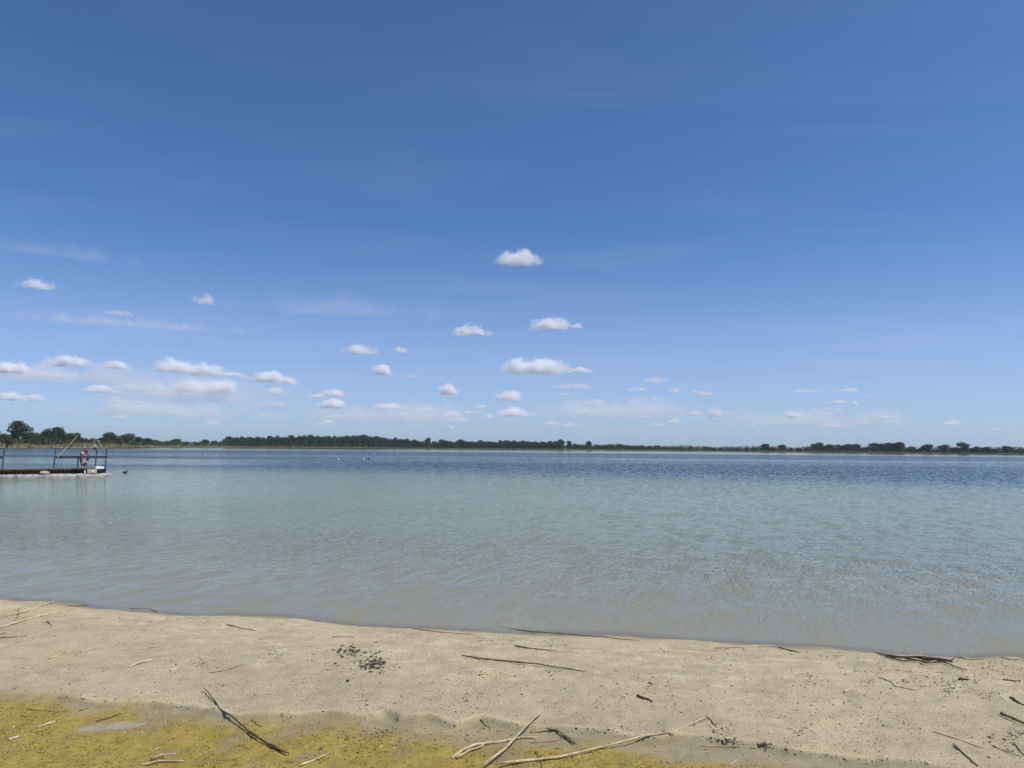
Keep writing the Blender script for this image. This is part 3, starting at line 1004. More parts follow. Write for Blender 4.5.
GF = 'floats on the open water'
for (px, py, r_, hh, mat, lab) in [
    (205, 455.6, 0.10, 0.52, 'dullwhite', 'slim white marker float standing upright, left of the far wood'),
    (338, 459.6, 0.17, 0.22, 'dullwhite', 'bright white round float, leftmost of the close three'),
    (363.5, 459.0, 0.16, 0.20, 'dullwhite', 'white round float right beside the dark one'),
    (369, 459.2, 0.16, 0.18, 'darkfloat', 'dark round float right of the white ones'),
    (374, 454.3, 0.17, 0.22, 'dullwhite', 'faint pale float beyond the dark one, nearer the far shore'),
    (397, 454.6, 0.18, 0.24, 'dullwhite', 'pale float alone to the right of all others'),
    (215.5, 456, 0.14, 0.16, 'dullwhite', 'low faint pale float just right of the slim upright marker'),
]:
    p = at_z(px, py)
    b = empty('marker_float', p)
    tag(b, lab, 'float', GF)
    v, f = lathe([(r_ * .5, -0.08), (r_ * .95, -0.02), (r_, 0.05), (r_ * .85, hh * .6), (r_ * .4, hh * .9), (r_ * .25, hh)])
    mesh_obj('float_body', v, f, M[mat], b, True)
    v, f = tube_data([(0, 0, hh - .01), (0, 0, hh + 0.05)], [r_ * .15, r_ * .1], 6)
    mesh_obj('top_eye', v, f, M[mat], b)


# ------------------------------------------------------------------ sticks and reeds on the beach
def stick(name, pix, dia, mat, label, cat, group=None, lift=None, knots=0, wob=0.4, taper=(1, .6), forks=()):
    """a stick lying on the sand through points of the ground; dia in millimetres"""
    r0 = dia / 2000 * (0.62 if mat in ('dark_wood', 'brown_wood') else 0.72)
    if mat in ('dark_wood', 'brown_wood'): wob = max(wob, 1.1)
    base = [at_ground(a, b) for a, b in pix]
    pts, rad = [], []
    tl_ = float(np.linalg.norm(base[-1] - base[0]))
    seg = []
    for i in range(len(base) - 1):
        n = max(3, int(np.linalg.norm(base[i + 1] - base[i]) / 0.06))
        for k in range(n): seg.append(base[i] + (base[i + 1] - base[i]) * k / n)
    seg.append(base[-1])
    tot = len(seg) - 1
    for i, p in enumerate(seg):
        t = i / tot
        r = r0 * (taper[0] + (taper[1] - taper[0]) * t) * random.uniform(.9, 1.1)
        if tl_ > 0.2: r *= min(1, 0.6 + 0.4 * min(i, tot - i) / 1.0)
        if knots and random.random() < knots: r *= 1.5
        j = r0 * wob
        q = p + np.array([random.uniform(-j, j), random.uniform(-j, j), 0])
        z = float(ground_z(q[0], q[1], True)) + r * 0.75
        pts.append([q[0], q[1], z]); rad.append(r)
    # stiff: smooth the heights so the stick bridges the small bumps of the sand
    zs = np.array([p[2] for p in pts])
    t = np.linspace(0, 1, len(zs))
    tl_ = float(np.linalg.norm(np.array(pts[-1]) - np.array(pts[0])))
    co = np.polyfit(t, zs, 1 if tl_ < 0.35 else min(2, len(zs) - 1))
    fit = np.polyval(co, t)
    fit += np.max(zs - fit) * 0.75
    for i in range(len(pts)):
        pts[i][2] = fit[i] + (0 if lift is None else lift[0] + (lift[1] - lift[0]) * t[i])
    v, f = tube_data(pts, rad, 7)
    if not forks:
        o = mesh_obj(name, v, f, M[mat], smooth=True)
        tag(o, label, cat, group)
        return o
    t_ = empty(name, pts[0])
    o = mesh_obj('main_stem', np.array(v) - np.array(pts[0]), f, M[mat], t_, True)
    for (fp, fd) in forks:
        fb = [at_ground(a, b) for a, b in fp]
        fs = []
        for i in range(len(fb) - 1):
            for k in range(4):
                q = fb[i] + (fb[i + 1] - fb[i]) * k / 4
                fs.append(q)
        fs.append(fb[-1])
        fr = [fd / 2000 * 0.75 * (1 - 0.5 * i / len(fs)) for i in range(len(fs))]
        fs = [np.array([q[0], q[1], float(ground_z(q[0], q[1], True)) + 0.012]) + np.array([random.uniform(-.003, .003), random.uniform(-.003, .003), 0]) for q in fs]
        v, f = tube_data(np.array(fs) - np.array(pts[0]), fr, 6)
        mesh_obj('side_twig', v, f, M[mat], t_, True)
    tag(t_, label, cat, group)
    return t_


LFT = 'sticks and reeds washed up on the sand'
stick('dry_reed', [(498, 769), (560, 759), (640, 742), (675, 731), (708, 719)], 18, 'straw', 'longest pale dry reed running up to the right at the bottom', 'reed', LFT, wob=.15, taper=(1.1, .45))
stick('driftwood_stick', [(484, 771), (505, 754), (524, 736), (544, 716.5)], 19, 'pale_wood', 'straight pale stick crossing over the bent forked branch', 'stick', LFT, lift=(0.02, 0.03), wob=.15)
stick('forked_branch', [(452, 759), (463, 752), (476, 746.5), (500, 743), (520, 739), (537, 739.5)], 24, 'pale_wood', 'bleached bent branch with a fork lying under the straight stick', 'branch', LFT, wob=.25, taper=(1, .7), forks=[([(457, 759.5), (470, 752.5), (484, 747)], 20)])
stick('driftwood_twig', [(547, 728.5), (558, 733), (567, 738), (577, 744.5)], 17, 'brown_wood', 'short dark flattened twig right of the crossing pale sticks', 'twig', LFT, forks=[([(562, 737), (569, 741), (575, 745.5)], 12)])
stick('dry_reed', [(530, 733), (545, 731), (558, 729)], 12, 'straw', 'short thin straw piece beside the top of the crossing stick', 'reed', LFT)
stick('dry_reed', [(530, 743.5), (545, 742.5), (562, 740)], 9, 'brown_wood', 'faint brown reed sunk in the mud right of the forked branch', 'reed', LFT)
stick('driftwood_twig', [(536, 752), (541, 761), (541, 770)], 16, 'brown_wood', 'short dark stub poking out under the longest reed', 'twig', LFT)
stick('driftwood_twig', [(535, 753), (541, 757), (546, 762)], 9, 'brown_wood', 'thin splinter beside the dark stub under the longest reed', 'twig', LFT)
stick('driftwood_stick', [(203, 691), (212, 699), (220, 709), (230, 719), (243, 729), (255, 738), (268, 746), (288, 755)], 18, 'dark_wood', 'long dark knotty twig running from the sand into the algae', 'stick', LFT, knots=.25, taper=(.45, 1.1), wob=.5)
stick('driftwood_stick', [(462, 657), (480, 660), (510, 662.5), (540, 666.5), (586, 673.5)], 16, 'dark_wood', 'long dark stick lying level across the middle of the dry sand', 'stick', LFT, knots=.1, taper=(1.1, .7))
stick('driftwood_twig', [(514, 646), (530, 648.5), (556, 651.5)], 17, 'dark_wood', 'short dark stick on the sand above the long level one', 'twig', LFT)
stick('driftwood_stick', [(497, 627), (520, 631), (560, 634.5), (600, 637), (640, 642)], 15, 'dark_wood', 'long thin dark twig along the waterline in the middle', 'stick', LFT, wob=.6)
stick('driftwood_twig', [(412, 629), (440, 632.5), (478, 635)], 14, 'brown_wood', 'thin brown twig just below the waterline, left of the long one', 'twig', LFT, wob=.6)
stick('dry_reed', [(714, 648.5), (745, 647.5), (776, 645.5)], 17, 'pale_wood', 'pale reed lying right along the waterline', 'reed', LFT)
stick('driftwood_twig', [(778, 647.5), (788, 650.5), (801, 653)], 20, 'dark_wood', 'short dark stick at the right end of the pale waterline reed', 'twig', LFT)
stick('driftwood_branch', [(876, 654), (890, 657), (915, 659.5), (935, 661), (952, 663)], 32, 'dark_wood', 'thick dark branch with side twigs on the right waterline', 'branch', LFT, knots=.3, wob=.6, taper=(.5, 1.2), forks=[([(886, 658), (905, 662.5), (930, 663)], 18), ([(905, 660), (925, 664.5), (944, 664)], 18), ([(944, 664), (955, 668.5), (967, 672)], 13), ([(948, 662), (954, 659.5), (957, 658.5)], 10)])
stick('driftwood_twig', [(958, 658.5), (970, 659.5), (985, 660.5)], 12, 'brown_wood', 'thin brown twig right of the thick waterline branch', 'twig', LFT)
stick('driftwood_twig', [(1001, 659), (1012, 660), (1028, 659)], 12, 'brown_wood', 'thin brown twig on the waterline at the right edge', 'twig', LFT)
stick('driftwood_stick', [(1000, 714), (1012, 718.5), (1030, 726)], 22, 'dark_wood', 'split dark stick entering from the right edge', 'stick', LFT, forks=[([(1001, 716.5), (1013, 721.5), (1028, 727)], 14)])
stick('driftwood_twig', [(954, 745), (965, 755), (978, 767)], 15, 'dark_wood', 'straight dark twig slanting down in the lower right corner', 'twig', LFT, wob=.2)
stick('driftwood_twig', [(933, 732), (952, 738), (982, 748.5)], 9, 'brown_wood', 'very thin crooked twig above the slanting one in the lower right corner', 'twig', LFT, wob=1.2)
stick('driftwood_twig', [(1010, 698), (1018, 703), (1030, 709)], 17, 'dark_wood', 'knobbly dark twig on the right edge above the split stick', 'twig', LFT, knots=.4)
stick('driftwood_twig', [(992, 746), (1006, 753), (1022, 757)], 9, 'brown_wood', 'thin brown twig in the right corner near the slanting one', 'twig', LFT)
stick('driftwood_twig', [(1014, 744), (1020, 751), (1026, 757)], 11, 'dark_wood', 'short dark crooked twig at the very right of the lower corner', 'twig', LFT)
stick('dry_reed', [(-4, 618.5), (20, 614), (38, 608), (57, 601.5)], 19, 'straw', 'upper of two long straw reeds by the left waterline', 'reed', LFT, wob=.2)
stick('dry_reed', [(-4, 629), (20, 622.5), (40, 616.5), (62, 613)], 21, 'straw', 'lower of two long straw reeds by the left waterline', 'reed', LFT, wob=.2, taper=(1, .7))
stick('driftwood_twig', [(-2, 637.5), (12, 637.5), (28, 636.5)], 14, 'brown_wood', 'brown twig lying level at the left edge below the two reeds', 'twig', LFT)
stick('driftwood_twig', [(-2, 636), (3, 634), (7, 632.5)], 14, 'dark_wood', 'tiny dark stub at the left edge over the level brown twig', 'twig', LFT)
stick('driftwood_twig', [(15, 621), (18, 616), (19, 609)], 13, 'brown_wood', 'short brown twig bridging the two left straw reeds', 'twig', LFT)
stick('driftwood_twig', [(47, 621), (52, 626)], 12, 'brown_wood', 'short brown splinter below the right tip of the lower straw reed', 'twig', LFT)
stick('driftwood_stick', [(65, 606.5), (85, 605.5), (105, 604.5), (121, 602.8)], 17, 'dark_wood', 'dark stick half in the water at the left waterline', 'stick', LFT, wob=.6)
stick('driftwood_twig', [(129, 609), (142, 609.5), (150, 610), (157, 612)], 28, 'dark_wood', 'thick short dark stick on the left waterline', 'twig', LFT)
stick('dry_reed', [(48.5, 659.5), (57, 656), (65.5, 652.5)], 15, 'straw', 'pale straw piece lying alone on the left sand', 'reed', LFT)
stick('driftwood_chip', [(129.5, 667.5), (138, 664.5), (150.5, 661)], 21, 'white_chip', 'bright split wood chip with a dark left end on the left sand', 'wood chip', LFT, taper=(.8, 1))
stick('driftwood_chip', [(170, 671.5), (178, 668.5)], 19, 'white_chip', 'short white chip right of the bright split one', 'wood chip', LFT)
stick('dry_reed', [(150, 648.5), (158, 646.5), (167, 644)], 12, 'pale_wood', 'thin faint reed piece on the sand above the white chips', 'reed', LFT)
stick('dry_reed', [(37, 728.5), (46, 725), (54.5, 722)], 17, 'white_chip', 'white reed piece lying on the algae, upper of the two', 'reed', LFT)
stick('dry_reed', [(9, 741), (14, 738.5), (19, 737)], 18, 'white_chip', 'short white reed piece on the algae near the left edge', 'reed', LFT)
stick('driftwood_twig', [(226, 624.8), (238, 628), (256, 631)], 15, 'dark_wood', 'thin dark twig near the waterline left of the charcoal', 'twig', LFT)
stick('driftwood_twig', [(209, 673.5), (226, 671), (244, 664.5)], 9, 'brown_wood', 'hair thin curved twig left of the charcoal', 'twig', LFT, wob=.8)
stick('driftwood_twig', [(97, 722), (106, 719.5), (121, 714)], 13, 'dark_wood', 'dark crooked twig on the algae in the lower left', 'twig', LFT, knots=.4, wob=1)
stick('driftwood_twig', [(79, 711.5), (88, 708.5)], 9, 'dark_wood', 'tiny dark splinter at the upper rim of the algae', 'twig', LFT)
stick('driftwood_twig', [(26, 709), (45, 711), (70, 712.5)], 7, 'brown_wood', 'thread thin brown stem on the upper algae', 'twig', LFT)
stick('dry_reed', [(141, 766), (160, 762.5), (184, 762.5)], 15, 'pale_wood', 'lower of the pale reed pieces at the bottom left', 'reed', LFT)
stick('dry_reed', [(151, 758.5), (162, 756), (175, 755)], 12, 'straw', 'upper of the pale reed pieces at the bottom left', 'reed', LFT)
stick('driftwood_twig', [(150, 760.5), (160, 758.5), (165, 758)], 12, 'dark_wood', 'dark bit wedged between the bottom left reed pieces', 'twig', LFT)
stick('dry_reed', [(150, 752), (162, 747)], 9, 'straw', 'thin straw slanting above the bottom left reed pieces', 'reed', LFT)
stick('dry_reed', [(300, 767), (314, 760.5), (328.5, 754)], 14, 'white_chip', 'thin whitish reed on the algae right of the knotty twig', 'reed', LFT)
stick('dry_reed', [(323, 756.5), (329, 754)], 9, 'white_chip', 'tiny whitish splinter at the tip of the whitish reed', 'reed', LFT)
stick('driftwood_twig', [(480, 720.5), (486, 726), (491, 729)], 10, 'brown_wood', 'small brown twig on the ledge above the forked branch', 'twig', LFT)
stick('driftwood_twig', [(251, 721), (257, 725), (262, 727)], 9, 'brown_wood', 'small brown splinter on the ledge right of the knotty twig', 'twig', LFT)
stick('driftwood_twig', [(637, 696.8), (645, 699.5), (653, 702.5)], 21, 'dark_wood', 'dark knobbly twig on the sand above the longest reed', 'twig', LFT, knots=.5, wob=1)
stick('driftwood_twig', [(648, 682.5), (652, 685)], 17, 'dark_wood', 'short dark crumb of wood above the knobbly twig', 'twig', LFT)
stick('driftwood_twig', [(706, 716.5), (711, 721), (717, 728)], 11, 'dark_wood', 'dark twig crossing the thin tip of the longest reed', 'twig', LFT)
stick('driftwood_twig', [(663, 732.5), (672, 736)], 11, 'brown_wood', 'small brown twig under the upper half of the longest reed', 'twig', LFT)
stick('dry_reed', [(701, 746.5), (725, 747.5), (756, 748.5)], 10, 'straw', 'thin level straw right of the longest reed', 'reed', LFT)
stick('dry_reed', [(730, 766), (736, 761)], 11, 'white_chip', 'tiny white chip at the bottom below the level straw', 'reed', LFT)
stick('driftwood_chip', [(479.5, 675.5), (485, 672.5), (490.5, 669.5)], 21, 'white_chip', 'white chip below the left end of the long level stick', 'wood chip', LFT)
stick('driftwood_chip', [(844, 693), (848, 690.5), (852, 688.5)], 19, 'white_chip', 'yellowish pale chip alone on the right sand', 'wood chip', LFT)
stick('driftwood_twig', [(879, 678), (890, 682), (896, 687), (918, 691)], 9, 'brown_wood', 'thin bent twig on the debris line on the right', 'twig', LFT, wob=1)
stick('driftwood_twig', [(1004, 680), (1020, 682)], 14, 'brown_wood', 'brown twig at the right edge in the debris line', 'twig', LFT)
stick('driftwood_twig', [(332, 637.5), (343, 637.2), (354, 637)], 10, 'brown_wood', 'small brown reed stub above the charcoal', 'twig', LFT)
stick('driftwood_twig', [(958, 679.8), (967, 680.2)], 24, 'dark_wood', 'stubby dark lump of wood in the right debris line', 'twig', LFT)


# ------------------------------------------------------------------ charcoal, crumbs, algae
def chunk(name, p, s, mat, stretch=1.0):
    bm = bmesh.new(); bmesh.ops.create_icosphere(bm, subdivisions=1, radius=s)
    for v in bm.verts:
        v.co = v.co * random.uniform(0.6, 1.3)
        v.co.x *= stretch; v.co.z *= 0.7
    me = bpy.data.meshes.new(name); bm.to_mesh(me); bm.free(); me.materials.append(mat)
    o = bpy.data.objects.new(name, me); COL.objects.link(o)
    o.location = (p[0], p[1], p[2] + s * 0.3); o.rotation_euler = (random.uniform(-.4, .4), random.uniform(-.4, .4), random.uniform(0, 6.28))
    return o


char_px = [(345, 651.5), (352, 649.5), (358.5, 650.5), (348, 655), (341, 656), (338, 652.5), (351.5, 647), (356, 653), (361, 655.5), (365, 653), (379.5, 652.5), (374, 654.5), (376.5, 657), (380.5, 659), (384.5, 663), (378, 661.5), (376, 663.5), (372.5, 666.5), (377, 668.5), (380, 669), (373.5, 668), (368.5, 664.5), (362.5, 667), (359.5, 666), (350.5, 669.5), (360.5, 661.5), (354, 663), (332, 666), (371, 672.5), (379.5, 673.5), (347.5, 681.5), (370, 657), (366, 661), (383, 668), (341, 649), (336, 664), (374.5, 660.5), (381, 671)]
for (a, b, sa, sb, n_) in [(352, 651, 6, 2.5, 22), (375, 663, 5, 4, 34)]:
    char_px += [(random.gauss(a, sa), random.gauss(b, sb)) for _ in range(n_)]
for i, (a, b) in enumerate(char_px):
    p = at_ground(a + random.uniform(-.5, .5), b)
    o = chunk('charcoal_lump', p, random.uniform(0.005, 0.012), M['char'], random.uniform(1.0, 1.7))
    tag(o, 'black charcoal lump among the others of the old fire spot on the sand', 'charcoal', 'charcoal lumps of the old fire')

V, Fc, T = [], [], []


def crumb(p, s, tone, flat=0.5):
    k = len(V)
    a = random.uniform(0, 6.28); st = random.uniform(.8, 2.4)
    for q in range(3):
        th = a + q * 2.094
        dx, dy = math.cos(th) * s * (st if q == 0 else 1), math.sin(th) * s * (st if q == 0 else 1)
        V.append((p[0] + dx, p[1] + dy, p[2] - 0.001))
    V.append((p[0], p[1], p[2] + s * flat * random.uniform(.6, 1.6)))
    for q in range(3):
        Fc.append((k + q, k + (q + 1) % 3, k + 3)); T.append(tone)


def at_ground_v(px, py):
    px = np.asarray(px, float); py = np.asarray(py, float)
    d = F[None] + R[None] * ((px - 512) / FPX)[:, None] + U[None] * ((384 - py) / FPX)[:, None]
    z = np.full(len(px), 0.12)
    for _ in range(14):
        p = C[None] + d * ((z - H) / d[:, 2])[:, None]
        z = 0.5 * z + 0.5 * ground_z(p[:, 0], p[:, 1], True)
    p[:, 2] = ground_z(p[:, 0], p[:, 1], True)
    return p


def crumbs_at(a, b, sx, sy, n, smin, smax, dark=0.85):
    n = int(n * 1.3)
    for p in at_ground_v([a + random.gauss(0, sx) for _ in range(n)], [b + random.gauss(0, sy) for _ in range(n)]):
        crumb(p, random.uniform(smin, smax) * random.uniform(.5, 1), random.random() * 0.6 if random.random() < dark else random.uniform(.75, 1))


for a, b, sx, sy, n in [(350, 652, 8, 3, 120), (374, 665, 7, 4.5, 170), (376, 664, 4, 3, 70), (360, 658, 22, 8, 110), (272, 654, 7, 3, 40), (210, 663, 12, 3, 30), (320, 660, 14, 5, 40),
                        (175, 662, 4, 1.5, 12), (200, 663, 6, 3, 40), (300, 682, 20, 4, 25), (365, 700, 5, 8, 30), (648, 700, 9, 4, 40), (652, 685, 4, 2, 12), (620, 698, 12, 6, 20),
                        (806, 675, 5, 1.5, 35), (808, 684, 12, 3, 35), (866, 682, 6, 1.5, 30), (905, 682, 10, 1.5, 40), (940, 684, 16, 4, 90), (948, 690, 6, 3, 50), (965, 680, 16, 3, 60), (990, 695, 7, 3, 40), (1005, 670, 14, 5, 60), (980, 668, 18, 5, 60), (930, 672, 25, 5, 70), (885, 668, 30, 5, 60), (1016, 733, 6, 3, 60), (1012, 748, 8, 6, 60), (990, 742, 14, 6, 40),
                        (500, 641, 25, 3, 50), (512, 640, 3, 1.5, 15), (560, 643, 8, 1.5, 25), (550, 674, 5, 2, 20), (720, 735, 8, 6, 60), (765, 746, 4, 2, 60), (800, 732, 5, 3, 20), (730, 742, 6, 2, 20), (690, 650, 30, 2, 40), (740, 655, 30, 3, 50), (830, 656, 20, 2, 50), (400, 632, 40, 3, 50), (190, 618, 30, 3, 50), (130, 640, 40, 5, 40), (60, 620, 30, 6, 40), (470, 690, 25, 8, 50), (384, 733, 6, 3, 70), (355, 742, 40, 6, 120), (480, 735, 20, 5, 50), (460, 700, 20, 6, 40), (635, 728, 12, 4, 40), (845, 725, 40, 10, 60), (880, 700, 40, 10, 60), (800, 715, 40, 12, 60), (700, 690, 50, 12, 80), (260, 690, 60, 10, 70), (100, 680, 60, 12, 70), (560, 700, 60, 15, 80)]:
    crumbs_at(a, b, sx, sy, n, 0.003, 0.011)
cx, cy = [], []
for _ in range(10000):
    px = random.uniform(-10, 1035)
    y0 = float(np.interp(px, [a for a, b in SH_PX], [b for a, b in SH_PX])) + 4
    py = y0 + (770 - y0) * random.random() ** 1.3
    if float(N3.fbm(px * 0.012, py * 0.04, 3)) + random.gauss(0, .12) < 0.48: continue
    cx.append(px); cy.append(py)
for p in at_ground_v(cx, cy):
    crumb(p, random.choice((1, 1, 1, 1.6)) * random.uniform(0.0015, 0.005), random.random() * 0.72 if random.random() < .7 else random.uniform(.75, 1))
tag(mesh_obj('beach_debris', V, Fc, M['crumbs'], tone=T), 'fine dark and pale crumbs of bark, shell and reed strewn over the sand', 'debris', kind='stuff')

# low blades and flakes of the algae mat
V, Fc, T = [], [], []
cnt = 0
while cnt < 7000:
    x = random.uniform(-3.6, 1.6); y = random.uniform(3.2, 5.3)
    b = float(alg_y(x)) + (float(N3.fbm(x * 4.1 + 3, y * 4.1, 4)) - 0.5) * 0.30 - y
    if b < -0.02 or random.random() > min(1, 0.15 + b * 5): 
        cnt += 0.2; continue
    if ((x - pc[0]) * e1[0] + (y - pc[1]) * e1[1]) ** 2 / n1_ ** 2 + ((x - pc[0]) * e2[0] + (y - pc[1]) * e2[1]) ** 2 / n2_ ** 2 < 1: continue
    patch = float(N4.fbm(x * 3.2, y * 3.2, 4))
    if patch < 0.40 and random.random() < .75:
        cnt += 0.3; continue
    cnt += 1
    z = float(ground_z(x, y, True))
    tone0 = np.clip(0.1 + 1.1 * (patch - .3) + random.gauss(0, .2) + 0.5 * (float(N1.fbm(x * 1.4 + 7, y * 1.4, 3)) - .5), 0, 1)
    for q in range(4):
        a = random.uniform(0, 6.28); l = random.uniform(0.005, 0.014); w = random.uniform(0.002, 0.0045); el = random.uniform(0.1, 0.9)
        bx_, by_ = x + random.gauss(0, .008), y + random.gauss(0, .008)
        dx, dy, dz = math.cos(a) * l * math.cos(el), math.sin(a) * l * math.cos(el), l * math.sin(el)
        k = len(V)
        V += [(bx_ - math.sin(a) * w, by_ + math.cos(a) * w, z), (bx_ + math.sin(a) * w, by_ - math.cos(a) * w, z), (bx_ + dx, by_ + dy, z + dz)]
        Fc.append((k, k + 1, k + 2)); T.append(float(np.clip(0.25 + 0.75 * tone0 + random.gauss(0, .08), 0.15, 1)))
tag(mesh_obj('algae_mat', V, Fc, M['algae'], tone=T), 'yellow green algae mat drying on the mud at the bottom left', 'algae', kind='stuff')

# ------------------------------------------------------------------ clouds
def cloud(px, py, w, h, dens, label, skew=0.0, group='clouds over the lake'):
    el = math.atan((hor(px) - py) / math.hypot(FPX, px - 512))
    D = 900.0 / math.tan(max(el, 0.012))
    D = D * math.cos(math.atan((px - 512) / FPX))
    c = at_depth(px, py, D)
    sl = np.linalg.norm(c - C)
    dd = D / FPX
    W, Hh = w * dd / 2, h * dd / 2
    W *= 1.32; Hh *= 1.65 if dens < .4 else 1.95
    Y = min(W, Hh * 2.2)
    r = np.random.default_rng(int(px * 7 + py * 13))
    n = int(6 + 3.2 * w / h)
    lum = []
    for i in range(n):
        u = -0.8 + 1.6 * (i + r.random()) / n
        hv = (1 - abs(u - skew) ** 1.6) if abs(u - skew) < 1 else 0.05
        hv = max(0.12, hv) * (0.55 + 0.6 * r.random())
        rx = min(0.55, (0.30 + 0.35 * r.random()) * max(0.45, h / w * 2.2))
        rz = 0.22 + 0.42 * hv
        lum.append((u, r.uniform(-.35, .35), -0.5 + rz * 0.8 + 0.45 * hv * r.random(), rx, 0.5, rz))
    bm = bmesh.new(); bmesh.ops.create_icosphere(bm, subdivisions=5, radius=1.0)
    LU = np.array(lum)
    for v in bm.verts:
        d = np.array(v.co)
        # farthest exit of the ray from the middle through any of the puffs
        o_ = -LU[:, :3] / LU[:, 3:]; q = d / LU[:, 3:]
        a = (q * q).sum(1); b = (o_ * q).sum(1); cc = (o_ * o_).sum(1) - 1
        dis = b * b - a * cc
        t = np.where(dis > 0, (-b + np.sqrt(np.maximum(dis, 0))) / a, 0)
        t = max(0.3, t.max())
        p = d * t
        if p[2] < -0.5: p[2] = -0.5 + (p[2] + 0.5) * 0.25
        v.co = Vector(p)
    me = bpy.data.meshes.new('cumulus_cloud'); bm.to_mesh(me); bm.free()
    me.materials.append(M['cloud'])
    o = bpy.data.objects.new('cumulus_cloud', me); COL.objects.link(o)
    o.location = tuple(c); o.scale = (W, Y, Hh)
    o.rotation_euler = (0, 0, -math.atan((px - 512) / FPX))
    o.color = (0.5 / Hh, r.random(), dens, 1)
    tag(o, label, 'cloud', group)
    return o


